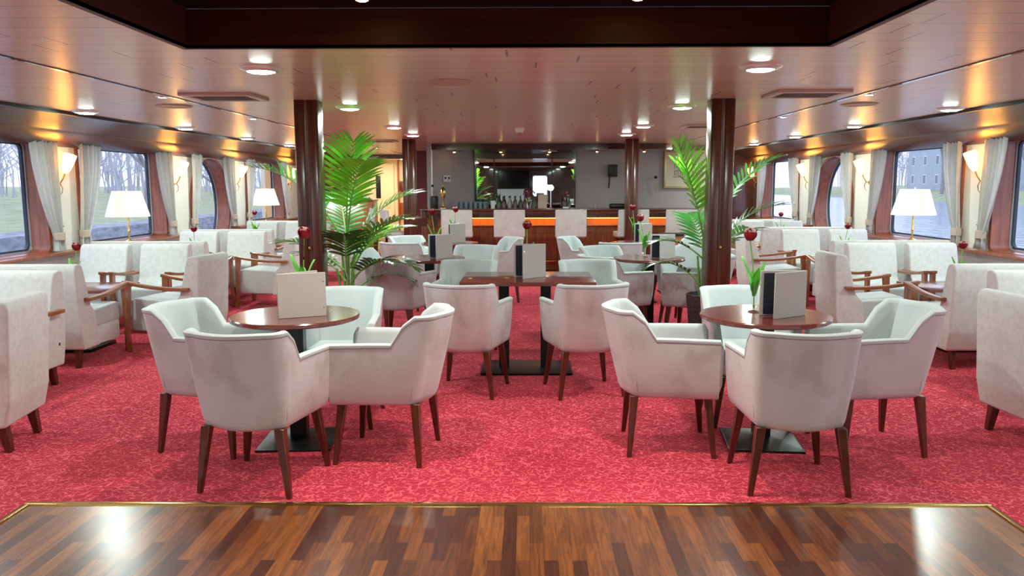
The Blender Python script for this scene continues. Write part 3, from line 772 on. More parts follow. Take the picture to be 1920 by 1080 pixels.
def make_tulip(h=.40, lean=(.0, .0), two=False, vase=.17, seed=1):
    def f():
        rnd = random.Random(seed); t = thing('tulip_vase')
        MB().lathe([(0, 0), (.034, 0), (.034, .005), (.008, .012), (.010, .03), (.015, vase*.6), (.020, vase), (.018, vase), (.013, vase*.6), (.008, .035), (0, .03)], n=20).build('glass_vase', GLASS, t)
        top = Vector((lean[0], lean[1], h))
        pts = [Vector((0, 0, .02)), Vector((lean[0]*.15, lean[1]*.15, h*.35)), Vector((lean[0]*.45, lean[1]*.4, h*.7)), top]
        MB().tube(pts, [.004, .004, .0035, .004], 7).build('stem', STEM, t)
        mb = MB()
        for k, (az, L, w) in enumerate(((20, h*.56, .028), (165, h*.64, .030), (280, h*.48, .024), (95, h*.42, .022))):
            az = R(az+rnd.uniform(-15, 15)); b = Vector((lean[0]*.1, 0, h*.22)); rows = []
            for i in range(9):
                u = i/8; r_ = .10*L/.2*u**1.6*.55; z = L*u*(1-.14*u)
                c = b+Vector((math.cos(az)*r_, math.sin(az)*r_, z)); wd = w*math.sin(PI*min(1, (u*.92+.06)))**.8
                d = Vector((-math.sin(az), math.cos(az), 0)); o_ = Vector((math.cos(az), math.sin(az), 0))
                rows.append([c-d*wd+o_*.006, c-o_*.004, c+d*wd+o_*.006])
            mb.grid(rows)
        bmesh.ops.solidify(mb.bm, geom=mb.bm.faces[:], thickness=.0015)
        mb.build('leaves', TULIPG, t, 60)
        bl = MB()
        for k in range(6):
            az = R(60*k+(8 if k % 2 else 0)); rr = .034 if k % 2 else .028; rows = []
            for i in range(8):
                u = i/7; r_ = rr*(math.sin(PI*(.12+.62*u))**.8); z = .068*u
                wd = .027*math.sin(PI*(.15+.80*u))**.7
                d = Vector((-math.sin(az), math.cos(az), 0)); o_ = Vector((math.cos(az), math.sin(az), 0))
                c = top+o_*r_+Vector((0, 0, z-.004))
                rows.append([c-d*wd-o_*.006, c+o_*.003, c+d*wd-o_*.006])
            bl.grid(rows)
        bmesh.ops.solidify(bl.bm, geom=bl.bm.faces[:], thickness=.0015)
        b = bl.build('blossom', [TULIPR, TULIPW], t, 60)
        for p in b.data.polygons:
            if p.center.z > top.z+.046 and p.index % 3: p.material_index = 1
        return t
    return f
TV = [('tA', make_tulip(.42, (.015, 0), seed=3), -1.20, 4.60, TH, 'red tulip with broad leaves behind the large near left menu'),
 ('tB', make_tulip(.41, (-.035, 0), seed=4), 1.39, 4.51, TH, 'red and white tulip in a slim glass vase on the near right table'),
 ('tC', make_tulip(.37, (.0, 0), seed=5), .10, 6.42, TH, 'dark red tulip behind the menu on the rectangular table'),
 ('tD', make_tulip(.42, (-.03, 0), seed=6), -.83, 8.09, TH, 'red tulip behind the menu on the middle left table'),
 ('tE', make_tulip(.36, (-.05, 0), seed=7), 1.27, 7.95, TH, 'red tulip in a glass vase on the middle right table'),
 ('tF', make_tulip(.40, (-.03, 0), seed=8), 1.46, 10.12, TH, 'tall red tulip on the far right round table'),
 ('tG', make_tulip(.38, (.02, 0), seed=9), -.82, 10.12, TH, 'red tulip on the far left round table'),
 ('tH', make_tulip(.33, (.03, 0), seed=10), -3.93, 7.05, .56, 'red tulip on the nearest left side table'),
 ('tI', make_tulip(.33, (.03, 0), seed=11), 3.90, 7.05, .56, 'red tulip on the nearest right side table'),
 ('tJ', make_tulip(.34, (.0, 0), seed=12), -3.93, 9.65, .56, 'red tulip on the second left side table'),
 ('tK', make_tulip(.36, (.03, 0), seed=13), 3.92, 9.65, .56, 'red tulip on the second right side table'),
 ('tL', make_tulip(.40, (.0, 0), seed=14), 3.98, 12.3, .56, 'red tulip on the third right side table'),
 ('tM', make_tulip(.44, (.0, 0), seed=15), -4.12, 12.4, .56, 'red tulip on the third left side table')]
for k, f, x, y, z, lb in TV: place(k, f, x, y, 0, lb, 'flower vase', 'single tulips in glass vases', z)

def make_lamp(s=1.0):
    def f():
        t = thing('table_lamp')
        MB().lathe([(0, 0), (.085*s, 0), (.085*s, .012), (.05*s, .022), (.016*s, .04), (.012*s, .05)], n=28).build('lamp_base', BRASS, t)
        MB().lathe([(.011*s, .04), (.011*s, .13), (.02*s, .14), (.012*s, .155), (.012*s, .36*s), (0, .36*s)], n=16).build('lamp_pole', BRASS, t)
        MB().lathe([(.255*s, .325*s), (.165*s, .635*s), (.163*s, .634*s), (.252*s, .325*s), (.255*s, .325*s)], n=48).build('lamp_shade', SHADE, t, 60)
        MB().lathe([(0, .66*s), (.012, .655*s), (.008, .635*s), (.163*s, .630*s), (.163*s, .627*s), (0, .627*s)], n=24).build('finial', WHITE, t)
        return t
    return f
place('lampA', make_lamp(), -4.82, 9.85, 0, 'large cream table lamp on a brass pole by the left windows, nearer one', 'table lamp', 'window lamps', .75)
place('lampA', make_lamp(), 4.82, 9.85, 0, 'large cream table lamp on a brass pole by the right windows', 'table lamp', 'window lamps', .75)
place('lampA', make_lamp(), -4.82, 15.1, 0, 'large cream table lamp by the left windows, farther one beyond the porthole', 'table lamp', 'window lamps', .75)

# ------------------------------------------------------------------ palms
def frond_mesh(L, el, droop, nleaf, leafl, seed, side_curl=0, flat=.35):
    """one pinnate frond growing along +x from the origin, returns (stem MB, leaf MB)"""
    rnd = random.Random(seed); pts = []
    ns = 18; p = Vector((0, 0, 0)); e = R(el); az = 0
    for i in range(ns+1):
        pts.append(p.copy()); p = p+Vector((math.cos(e)*math.cos(az), math.cos(e)*math.sin(az), math.sin(e)))*(L/ns)
        e -= R(droop)/ns*(0.4+1.2*i/ns); az += R(side_curl)/ns
    st = MB().tube(pts, [.009*(1-.8*i/ns) for i in range(ns+1)], 6)
    lf = MB()
    for k in range(nleaf):
        u = .30+.70*k/(nleaf-1); f = u*ns; i = min(int(f), ns-1); c = pts[i].lerp(pts[i+1], f-i)
        tan = (pts[min(i+1, ns)]-pts[max(i-1, 0)]).normalized()
        sidev = tan.cross(Vector((0, 0, 1)));
        if sidev.length < .05: sidev = Vector((0, 1, 0))
        sidev.normalize(); up = sidev.cross(tan).normalized()
        ll = leafl*(math.sin(PI*(.18+.74*(u-.3)/.7))**.7)*rnd.uniform(.88, 1.08)
        fwd = .45+.75*(u-.3)/.7
        for s in (-1, 1):
            d = (sidev*s+tan*fwd+up*(flat+rnd.uniform(-.08, .08))).normalized(); q = c.copy(); rows = []
            wv = d.cross(up).normalized(); wid = .0135*rnd.uniform(.9, 1.15)
            n2 = 6
            for j in range(n2+1):
                v = j/n2; wd = wid*(math.sin(PI*min(1, .10+.88*v))**.75)+.0006
                nrm = d.cross(wv).normalized()
                rows.append([q-wv*wd, q-nrm*.003*(1-v), q+wv*wd])
                q = q+d*(ll/n2); d = (d+Vector((0, 0, -.085*(.5+v)))).normalized()
            lf.grid(rows)
    return st, lf
def make_palm(name, label, loc, fronds, stems):
    t = thing(name, loc); tag(t, label, 'potted plant')
    MB().lathe([(0, 0), (.115, 0), (.15, .20), (.175, .46), (.178, .48), (.165, .485), (.155, .45), (.15, .43)], n=28).build('pot', WICKER, t)
    MB().lathe([(0, .43), (.154, .435)], n=20).build('soil', SOIL, t)
    mb = MB()
    for (dx, dy, h, lx, ly) in stems:
        mb.tube([(dx, dy, .42), (dx+lx*.4, dy+ly*.4, .42+h*.5), (dx+lx, dy+ly, .42+h)], [.016, .012, .009], 7)
    mb.build('stems', STEM, t)
    for k, (z, az, L, el, droop, nl, ll, lamp_lit, bx, by, fl) in enumerate(fronds):
        st, lf = frond_mesh(L, el, droop, nl, ll, k*13+len(name), fl[1] if isinstance(fl, tuple) else 0, fl[0] if isinstance(fl, tuple) else fl)
        m = Matrix.Translation((bx, by, z)) @ Matrix.Rotation(R(az), 4, 'Z')
        lf.bm.transform(m); st.bm.transform(m)
        o = lf.build('frond', LEAFB if lamp_lit else LEAF, t, 60)
        st.build('frond_stalk', STEM, o)
    return t
# fronds: (base z, azimuth, length, elevation, droop, leaflets, leaflet length, lamp_lit, base x, base y, flatness)
make_palm('potted_palm', 'tall palm with bright green top fronds behind the near left post', (-1.50, 7.08, 0), [
 (1.02, -50, .82, 86, 24, 15, .40, True, .0, 0, .30),
 (.95, 178, 1.12, 62, 66, 18, .36, False, -.02, 0, .3),
 (1.05, -60, .80, 72, 60, 16, .30, True, .02, -.02, .2),
 (.85, 20, .85, 62, 60, 16, .30, False, .02, 0, .2),
 (.75, -25, .80, 55, 62, 16, .28, True, .03, 0, .2),
 (.70, 165, .75, 40, 60, 14, .24, False, -.03, 0, .2),
 (.62, -15, .70, 40, 85, 14, .22, False, .03, 0, .2),
 (.80, 110, .85, 66, 60, 16, .28, False, 0, .03, .2),
 (.68, -80, .60, 66, 70, 14, .24, False, 0, -.03, .2),
 (.60, 150, .65, 45, 70, 12, .22, False, -.02, 0, .2),
 (.72, 45, .75, 50, 60, 14, .26, True, .02, 0, .2),
 (.58, -35, .62, 48, 75, 13, .26, False, .03, -.02, .2),
 (.66, -5, .70, 66, 50, 14, .28, False, .03, 0, .2),
 (.50, 5, .60, 42, 95, 12, .24, False, .04, 0, .2)],
 [(.0, 0, .62, .02, 0), (-.03, .03, .5, -.03, .02), (.04, -.02, .45, .03, 0), (.02, .04, .4, .02, .02), (-.05, -.02, .3, -.04, 0)])
make_palm('potted_palm', 'palm in a dark wicker pot behind the near right post', (1.70, 7.10, 0), [
 (1.00, 200, .84, 76, 14, 16, .36, True, -.04, 0, .30),
 (.96, 150, .72, 80, 30, 15, .34, True, -.03, .02, .25),
 (1.00, 10, .95, 68, 55, 17, .28, False, .02, 0, .2),
 (.85, -5, .80, 55, 60, 15, .26, False, .03, 0, .2),
 (.80, 185, .55, 42, 80, 14, .20, False, -.04, 0, .2),
 (.55, 190, .60, 52, 95, 12, .20, False, -.05, 0, .2),
 (.75, 30, .70, 50, 70, 14, .24, False, .02, 0, .2),
 (.70, 100, .70, 66, 60, 14, .24, False, 0, .03, .2)],
 [(-.03, 0, .62, -.01, 0), (.03, .02, .6, .02, .02), (-.05, .02, .4, -.03, 0), (.05, -.02, .4, .03, 0)])
t = thing('planter', (2.03, 10.75, 0)); tag(t, 'small brown planter standing before the far right tub chairs', 'planter')
MB().prism([(-.13, -.13), (.13, -.13), (.13, .13), (-.13, .13)], .42, .78, 'z', .006).build('box', ORANGEWOOD, t)
MB().box(-.15, .15, -.15, .15, .77, .80, .005).build('rim', BLACK, t)
MB().box(-.03, .03, -.03, .03, 0, .42).box(-.15, .15, -.15, .15, 0, .02).build('stand', BLACKSTEEL, t)

# ------------------------------------------------------------------ the bar
t = thing('bar_counter', (0, 13.3, 0)); t.scale = (1.08, 1.0, .967); tag(t, 'long dark wooden bar counter with glowing amber niches', 'bar counter')
def barpoly(f, inset=0):   # outline (x, y) of the counter, rounded left end
    a = inset; pts = [(2.72-a, f), (-1.35, f)]
    for i in range(1, 9): th = R(90*i/8); pts.append((-1.35-(.22-a*.0)*math.sin(th), f+.22-.22*math.cos(th)))
    pts += [(-1.57, f+.62), (-1.0, f+.62), (-1.0, f+.62), (2.72-a, f+.62)]
    return [p for i, p in enumerate(pts) if i == 0 or p != pts[i-1]][::-1]
MB().prism(barpoly(-.02), 1.05, 1.085, 'z', .008).build('countertop', MAHOG_H, t)
MB().prism(barpoly(.02, .02), .985, 1.05, 'z').build('upper_moulding', MAHOG, t)
MB().prism(barpoly(.06, .02), .93, .985, 'z').build('lower_moulding', MAHOG, t)
MB().box(-1.3, 2.68, .24, .28, .80, .93).build('niche_back', ORANGEWOOD, t)
MB().box(-1.45, 2.70, .10, .28, .785, .80, .004).build('niche_shelf', BARWOOD, t)
for a, b in ((-1.12, -.30), (-.22, .95), (1.02, 1.62), (1.74, 2.4)):
    MB().box(a, b, .13, .155, .922, .93).build('light_strip', AMBER, t)
for x in (-1.40, -.26, .98, 1.68, 2.46):
    MB().box(x-.04, x+.04, .10, .26, .80, .93).build('niche_divider', BARWOOD, t)
MB().prism(barpoly(.14, .02), .02, .785, 'z').build('front_panel', BARWOOD, t)
for a in (-1.15, -.55, .05, .65, 1.25, 1.85):
    mb = MB()
    for q in ((a, a+.5, .12, .15), (a, a+.5, .67, .70), (a, a+.03, .15, .67), (a+.47, a+.5, .15, .67)): mb.box(q[0], q[1], .128, .142, q[2], q[3], .003, 1)
    mb.build('panel_moulding', BARWOOD, t)
MB().tube([(-1.30, .0, .19), (2.65, .0, .19)], .018, 10).build('foot_rail', BRASS, t)
for x in (-1.0, .2, 1.4, 2.5): MB().box(x-.012, x+.012, 0, .14, .175, .2).box(x-.012, x+.012, -.01, .01, 0, .19).build('rail_bracket', BRASS, t)
MB().tube([(-1.35, -.025, 1.03), (2.70, -.025, 1.03)], .004, 6).build('brass_line', BRASS, t)
def make_stool():
    t = thing('bar_stool')
    MB().prism([(-.205, .62), (-.225, .82), (-.235, 1.04), (-.222, 1.055), (-.185, 1.05), (-.165, .82), (-.145, .63), (-.16, .61)], -.25, .25, 'x', .018, 3).build('backrest', STOOLFAB, t)
    MB().box(-.235, .235, -.17, .22, .60, .695, .028, 3).build('seat', STOOLFAB, t)
    MB().box(-.2, .2, -.16, .2, .58, .602, .004).build('seat_plate', LEGWOOD, t)
    for sx in (-1, 1):
        for sy in (-1, 1):
            m = MB().prism([(-.018, -.018), (.018, -.018), (.018, .018), (-.018, .018)], 0, .585, 'z')
            for v in m.bm.verts:
                k = v.co.z/.585; v.co.x += sx*(.20-.04*k); v.co.y += sy*(.19-.04*k)+.01
            m.build('leg', LEGWOOD, t)
    mb = MB()
    mb.box(-.19, .19, .185, .205, .25, .275).box(-.19, -.17, -.17, .19, .25, .275).box(.17, .19, -.17, .19, .25, .275)
    mb.build('footrest', CHROME, t)
    return t
for x, y, rz, lb in ((-.18, 12.98, 0, 'square-backed bar stool second from the far left post'), (.80, 12.98, 0, 'square-backed bar stool in the middle of the bar'), (-1.02, 12.98, 0, 'square-backed bar stool beside the far left post'),
    (1.77, 12.99, 8, 'turned bar stool partly behind the far right post'), (2.58, 12.98, -6, 'bar stool at the right end of the bar beside the palm'),
    (-2.02, 13.05, -68, 'turned bar stool left of the far left post'), (-2.35, 13.75, -75, 'bar stool seen side-on by the burgundy wall')):
    place('stool', make_stool, x, y, rz, lb, 'bar stool', 'bar stools')

# ---- things on the bar and behind it
BT = 1.0495
t = thing('bar_mirror', (.07, 14.985, 0)); tag(t, 'wide mirror behind the bar in dark framing', 'mirror')
MB().box(-.90, .90, -.006, 0, 1.0, 1.92).build('mirror_pane', MIRROR, t)
mb = MB().box(-.93, -.90, -.03, 0, .965, 1.93).box(.90, .93, -.03, 0, .965, 1.93).box(-.90, .90, -.03, 0, .97, 1.0)
mb.box(-.59, -.565, -.025, -.006, 1.0, 1.92).box(.48, .505, -.025, -.006, 1.0, 1.92)
mb.build('mirror_frame', DARKSOF, t)
t = thing('back_counter', (.07, 14.6, 0)); tag(t, 'dark back counter below the bar mirror', 'counter')
MB().box(-.86, 2.4, -.2, .38, 0, .93).build('cabinet', MAHOG, t); MB().box(-.88, 2.42, -.22, .38, .93, .96, .005).build('worktop', DARKSOF, t)
BC = .96
def bottle(h, r, mat):
    def f():
        t = thing('bottle')
        MB().lathe([(0, 0), (r, 0), (r, h*.58), (r*.85, h*.66), (r*.34, h*.76), (r*.32, h*.93), (0, h*.93)], n=14).build('glass_body', mat, t)
        MB().lathe([(r*.36, h*.90), (r*.36, h), (0, h)], n=10).build('cap', BLACK, t)
        return t
    return f
BG = plain('green_bottle', (.02,.09,.03), .1, coat=1); BR_ = plain('brown_bottle', (.10,.03,.01), .1, coat=1); BCL = plain('pale_bottle', (.5,.55,.5), .1, coat=1)
for i, (x, h, k) in enumerate(((-.42, .27, 0), (-.33, .30, 1), (-.22, .25, 2), (-.12, .29, 1), (-.02, .26, 0), (.06, .30, 1), (.14, .28, 2), (.22, .31, 0), (.30, .27, 1), (.78, .26, 1), (.86, .22, 0))):
    place('bot%d' % k, bottle(.28, .036, (BG, BR_, BCL)[k]), x, 14.55, 0, '%s bottle on the back counter, %s' % (('green', 'brown', 'pale')[k], ['leftmost', 'second', 'third', 'fourth', 'fifth', 'sixth', 'seventh', 'eighth', 'ninth', 'tenth', 'rightmost'][i]+' of the row'), 'bottle', 'bottles on the back counter', BC)
def make_glass():
    t = thing('drinking_glass')
    MB().lathe([(0, 0), (.028, 0), (.03, .11), (.028, .11), (.026, .006), (0, .006)], n=12).build('tumbler', plain('thin_glass', (.55,.65,.7), .08, trans=.7, ior=1.2), t); return t
k = 0
for row, y in enumerate((13.72, 13.80)):
    for i in range(7):
        k += 1
        place('glass', make_glass, -1.10+.081*i+.03*row, y, 0, 'clear tumbler in the %s row of glasses on the bar, %s from the left' % (('front', 'rear')[row], ['first', 'second', 'third', 'fourth', 'fifth', 'sixth', 'seventh'][i]), 'glass', 'clear glasses on the bar', BT)
        
t = thing('beer_tap', (-1.318, 13.6, BT)); tag(t, 'gleaming golden beer tap column on the bar', 'beer tap')
MB().lathe([(0, 0), (.055, 0), (.055, .02), (.022, .04), (.020, .16), (.03, .19), (.045, .24), (.045, .30), (.03, .35), (.012, .37), (.014, .40), (0, .41)], n=20).build('tap_column', BRASS, t)
MB().tube([(0, -.03, .27), (0, -.10, .26), (0, -.11, .20)], .010, 8).build('spout', BRASS, t)
MB().lathe([(.008, 0), (.014, .07), (0, .08)], n=10, c=(0, -.06, .28)).build('tap_handle', BLACK, t)
t = thing('flower_pot', (-1.49, 13.75, BT)); tag(t, 'large dark pot with a thin stem at the left end of the bar', 'flower pot')
MB().lathe([(0, 0), (.068, 0), (.078, .18), (.065, .21), (.055, .2), (0, .18)], n=24).build('pot', BLACK, t)
MB().tube([(0, 0, .18), (.01, 0, .28), (-.02, 0, .36)], .004, 6).tube([(0, 0, .18), (.05, 0, .27)], .004, 6).tube([(0, 0, .18), (-.03, 0, .29)], .004, 6).build('stems', STEM, t)
MB().lathe([(0, -.02), (.02, -.01), (.024, .008), (.012, .024), (0, .026)], n=12, c=(-.02, 0, .38)).build('blossom', plain('dark_blossom', (.03,.01,.02), .5), t)
def make_white_vase():
    t = thing('white_vase'); MB().lathe([(0, 0), (.035, 0), (.045, .13), (.04, .13), (.03, .01), (0, .01)], n=18).build('vase_body', WHITE, t)
    mb = MB()
    for i in range(9):
        a = i*2.4; mb.tube([(0, 0, .06), (.03*math.cos(a), .03*math.sin(a), .17), (.06*math.cos(a), .06*math.sin(a), .21+.02*(i % 3))], [.003, .006, .001], 5)
    mb.build('foliage', LEAF, t); return t
place('wv', make_white_vase, -.48, 13.7, 0, 'small white vase with greenery on the bar', 'vase', None, BT)
t = thing('flower_arrangement', (0.13, 13.75, BT)); tag(t, 'dark red flower arrangement in the middle of the bar', 'flower arrangement')
MB().lathe([(0, 0), (.03, 0), (.04, .12), (.035, .12), (.0, .02)], n=16).build('vase_body', GLASS, t)
mb = MB(); rnd = random.Random(3)
for i in range(38):
    a, b = rnd.uniform(0, 2*PI), rnd.uniform(-.4, 1.3); r = rnd.uniform(.05, .105)
    c = (r*math.cos(a)*math.cos(b), r*math.sin(a)*math.cos(b), .20+r*1.3*math.sin(b)); mb.lathe([(0, -.014), (.016, -.004), (.014, .012), (0, .016)], n=7, c=c)
mb.build('blossoms', plain('wine_blossoms', (.16,.03,.035), .7), t)
mb = MB()
for i in range(10): a = i*.7; mb.tube([(0, 0, .02), (.02*math.cos(a), .02*math.sin(a), .1), (.05*math.cos(a), .05*math.sin(a), .19)], .0025, 5)
mb.build('stems', STEM, t)
t = thing('standing_card', (0.367, 13.8, BT)); tag(t, 'tall beige card standing on the bar beside the round lamp', 'card')
MB().box(-.075, .075, -.004, .004, 0, .23, .002, 1).build('card_board', plain('beige_card', (.62,.50,.40), .5), t)
MB().box(-.03, .03, .004, .05, 0, .006).build('card_foot', BLACK, t)
t = thing('globe_lamp', (0.508, 13.85, BT)); tag(t, 'small glowing white globe lamp on a slim silver stand on the bar', 'lamp')
MB().lathe([(0, 0), (.035, 0), (.03, .015), (.012, .03), (.010, .30)], n=16).build('stand', CHROME, t)
MB().lathe([(.0, -.052), (.03, -.043), (.05, -.015), (.05, .015), (.03, .043), (0, .052)], n=20, c=(0, 0, .345)).build('globe', GLOBE, t)
t = thing('coffee_station', (1.728, 13.75, BT)); tag(t, 'low black serving station on the right part of the bar', 'serving station')
MB().box(-.22, .24, -.12, .12, 0, .075, .03, 3).build('base_tray', BLACK, t); MB().box(.05, .22, -.1, .1, .075, .11, .008).build('upper_box', BLACK, t)
t = thing('payment_terminal', (0.756, 13.6, BT)); tag(t, 'small pale card terminal lying on the bar', 'terminal')
MB().box(-.05, .05, -.04, .04, 0, .03, .008).build('terminal_body', WHITE, t); MB().box(-.03, .03, -.036, .0, .03, .034).build('screen', BLACK, t)
t = thing('water_glass', (1.264, 13.7, BT)); tag(t, 'single clear glass on the bar below the wall speaker', 'glass')
MB().lathe([(0, 0), (.03, 0), (.035, .09), (.033, .09), (.027, .006), (0, .006)], n=14).build('tumbler', GLASS, t)
t = thing('wall_speaker', (1.68, 14.93, 1.70)); tag(t, 'small black loudspeaker hanging on the grey bar wall', 'speaker')
MB().box(-.085, .085, -.08, .05, -.11, .11, .012).build('speaker_box', BLACK, t); MB().tube([(-.05, .03, -.11), (-.06, .05, -.32)], .012, 8).build('bracket', BLACK, t)
t = thing('socket_panel', (-1.33, 14.40, 1.56)); tag(t, 'pale switch panel with dark knobs on the bar wall', 'switch panel'); t.rotation_euler = (0, 0, R(50.5))
MB().box(-.09, .09, -.012, 0, -.06, .06, .004).build('plate', WHITE, t)
for x in (-.05, .04): MB().lathe([(0, .014), (.018, .012), (.02, 0)], n=14, mtx=Matrix.Translation((x, -.012, .01)) @ Matrix.Rotation(PI/2, 4, 'X')).build('knob', BLACK, t)
t = thing('hanging_flower', (2.48, 14.95, 1.42)); tag(t, 'dark flower sprig fixed on the wall right of the bar', 'flower')
MB().tube([(0, 0, -.12), (.01, -.02, 0), (-.02, -.02, .10), (.0, -.01, .14)], .005, 6).tube([(0, 0, -.05), (.05, -.02, .02)], .004, 6).tube([(0, -.01, -.08), (-.04, -.02, -.03)], .004, 6).build('stem', STEM, t)
MB().lathe([(0, -.025), (.028, -.012), (.03, .008), (.015, .026), (0, .028)], n=12, c=(0, -.02, .155)).build('blossom', BLACK, t)
t = thing('framed_print', (3.08, 14.96, 0)); tag(t, 'gold-framed print of a house facade on the grey wall behind the right palm', 'picture')
mb = MB()
for q in ((-.45, .45, 1.37, 1.41), (-.45, .45, 2.03, 2.07), (-.45, -.41, 1.41, 2.03), (.41, .45, 1.41, 2.03)): mb.box(q[0], q[1], -.02, .03, q[2], q[3], .006)
mb.build('frame', DULLBRASS, t)
MB().box(-.41, .41, 0, .01, 1.41, 2.03).build('mat_board', plain('print_paper', (.70,.64,.52), .6), t)
mb = MB(); MB_ = mb
for i in range(5):
    for j in range(2):
        x = -.22+.11*i; z = 1.60+.13*j
        for q in ((x-.04, x-.03, z, z+.10), (x+.03, x+.04, z, z+.10), (x-.03, x+.03, z+.09, z+.10), (x-.005, x+.005, z, z+.09)): mb.box(q[0], q[1], -.003, 0, q[2], q[3])
mb.box(-.28, .28, -.003, 0, 1.575, 1.585); mb.build('drawing', plain('print_ink', (.16,.17,.17), .7), t)
def make_star():
    t = thing('canopy_light')
    MB().lathe([(0, -.035), (.03, -.03), (.045, -.012), (.05, 0)], n=14).build('brass_cup', BRASS, t)
    mb = MB()
    for i in range(6): a = i*PI/3; mb.tube([(.03*math.cos(a), .03*math.sin(a), -.01), (.15*math.cos(a), .15*math.sin(a), -.018)], .004, 6)
    mb.build('spokes', BRASS, t)
    MB().lathe([(0, -.042), (.015, -.04), (.018, -.034)], n=10).build('bulb', WARMCEIL, t); return t
for x, nm in ((-1.18, 'leftmost'), (-.36, 'left of the mirror centre'), (.50, 'right of the mirror centre'), (1.33, 'above the wall speaker'), (2.16, 'rightmost')):
    place('star', make_star, x, 14.25 if abs(x) > 1 else 14.3, 0, 'brass star-shaped light under the bar canopy, %s' % nm, 'ceiling light', 'brass star lights', 2.05)

# ---- far left lobby
t = thing('reception_counter', (-3.75, 17.6, 0)); tag(t, 'orange-brown wooden counter block by the far passage', 'counter')
MB().box(-.55, .52, -.3, .3, 0, 1.10, .01).build('counter_body', ORANGEWOOD, t); MB().box(-.57, .54, -.32, .32, 1.10, 1.13, .006).build('counter_top', MAHOG_L, t)
t = thing('serving_tray', (-3.45, 17.55, 1.13)); tag(t, 'small dark tray with a pale cloth on the far counter', 'tray')
MB().box(-.16, .16, -.1, .1, 0, .02, .006).build('tray_base', BLACK, t); MB().box(-.12, .12, -.07, .07, .02, .06, .02).build('cloth', WHITE, t)
t = thing('wooden_step', (-2.80, 16.6, 0)); tag(t, 'pale yellow wooden step block by the far passage', 'step')
MB().box(-.22, .22, -.3, .3, 0, .38, .008).build('step_block', STEPYEL, t); MB().box(-.22, .22, -.62, -.3, 0, .19, .008).build('lower_tread', STEPYEL, t)
t = thing('display_stand', (-4.15, 18.3, 0)); tag(t, 'brass and wood shelf stand behind the left palm', 'shelf')
for x in (-.2, .2): MB().box(x-.03, x+.03, -.03, .03, 0, 2.0).build('post', MAHOG_L, t)
for z in (.6, 1.0, 1.4, 1.8): MB().box(-.2, .2, -.1, .1, z, z+.015).build('shelf', BRASS, t)
t = thing('side_wardrobe', (3.95, 17.0, 0)); tag(t, 'tall amber wooden cabinet in the far right corner', 'cabinet')
MB().box(-.3, .35, -.2, .2, 0, 2.05, .01).build('cabinet_body', ORANGEWOOD, t); MB().box(-.28, .33, -.215, -.2, .05, 2.0, .005).build('cabinet_door', ORANGEWOOD, t)
for i, (x, y) in enumerate(((-4.3, 20.2), (-3.6, 20.6), (-2.95, 20.2), (-4.0, 21.4), (-3.2, 21.5))):
    def mk():
        t = thing('lobby_spot'); MB().lathe([(0, -.01), (.05, -.01), (.06, 0)], n=16).build('lens', WARMCEIL, t); lamp(t, -.03, 7, (1, .86, .66), .1); return t
    place('lobby', mk, x, y, 0, 'small warm lobby ceiling spot, %s' % ['front left', 'front middle', 'front right', 'rear left', 'rear right'][i], 'ceiling light', 'lobby spots', 2.12)
# ---- behind the camera, seen in the bar mirror
t = thing('television', (-.45, -3.93, 0)); tag(t, 'large black television on the wall behind the camera', 'television')
MB().box(-.68, .68, -.04, .04, 1.27, 2.05, .01).build('screen_case', BLACK, t); MB().box(-.65, .65, .04, .045, 1.30, 2.02).build('screen', plain('tv_screen', (.005,.005,.006), .1), t)
t = thing('white_board', (-.45, -3.95, 0)); tag(t, 'pale panel below the television behind the camera', 'panel')
MB().box(-.7, .7, -.02, .02, .55, 1.25, .005).build('board', plain('pale_panel', (.6,.75,.75), .5), t)

# ------------------------------------------------------------------ outside
t = MB().quad([(-80, -90, -1.0), (90, -90, -1.0), (90, 220, -1.0), (-80, 220, -1.0)])
def water():
    m, nt, b = newmat('canal_water'); L = nt.links
    b.inputs['Base Color'].default_value = (.30,.36,.44,1); b.inputs['Roughness'].default_value = .12
    n = N(nt, 'ShaderNodeTexNoise', Scale=1.6, Detail=4., Distortion=.5); L.new(coords(nt, (1,.5,1)), n.inputs['Vector'])
    bp = N(nt, 'ShaderNodeBump', Strength=.8, Distance=.15); L.new(n.outputs[0], bp.inputs['Height']); L.new(bp.outputs[0], b.inputs['Normal'])
    return m
tag(t.build('canal_water', water(), None, 0), 'grey rippled water outside the windows', 'water', kind='structure')
QW = noisy('quay_stone', (.16,.18,.22), (.30,.32,.36), 2.5, 5, .8, (1,1,3))
GR = noisy('winter_grass', (.24,.28,.15), (.36,.39,.24), 1.2, 6, .9)
EARTH = noisy('bank_earth', (.16,.13,.11), (.28,.24,.20), .8, 5, .9)
tag(MB().box(-15.5, -14, -60, 190, -1.2, .05).build('quay_wall', QW), 'grey stone quay wall outside the left windows', 'quay wall', kind='structure')
mb = MB(); rows = []
for i in range(40):
    y = -60+250*i/39; rows.append([(x, y, .03+(-14.5-x)*.018+.12*math.sin(y*.3+x*.5)*(1 if x < -15.5 else 0)) for x in (-15.4, -17, -20, -24, -30, -45, -80)])
mb.grid(rows); tag(mb.build('grass_bank', GR, None, 60), 'green winter grass bank beyond the quay', 'grass', kind='structure')
mb = MB(); rows = []
for i in range(40):
    y = -60+280*i/39; rows.append([(x, y, z) for x, z in ((55, -1.2), (58, -.3), (64, .2), (100, .8))])
mb.grid(rows); tag(mb.build('far_bank', GR, None, 60), 'far green bank across the water on the right', 'bank', kind='structure')
BARK = noisy('hazy_bark', (.24,.23,.26), (.34,.33,.37), 6, 4, .9, (1,1,.3))  # outdoor haze painted into the bark as pale blue-grey
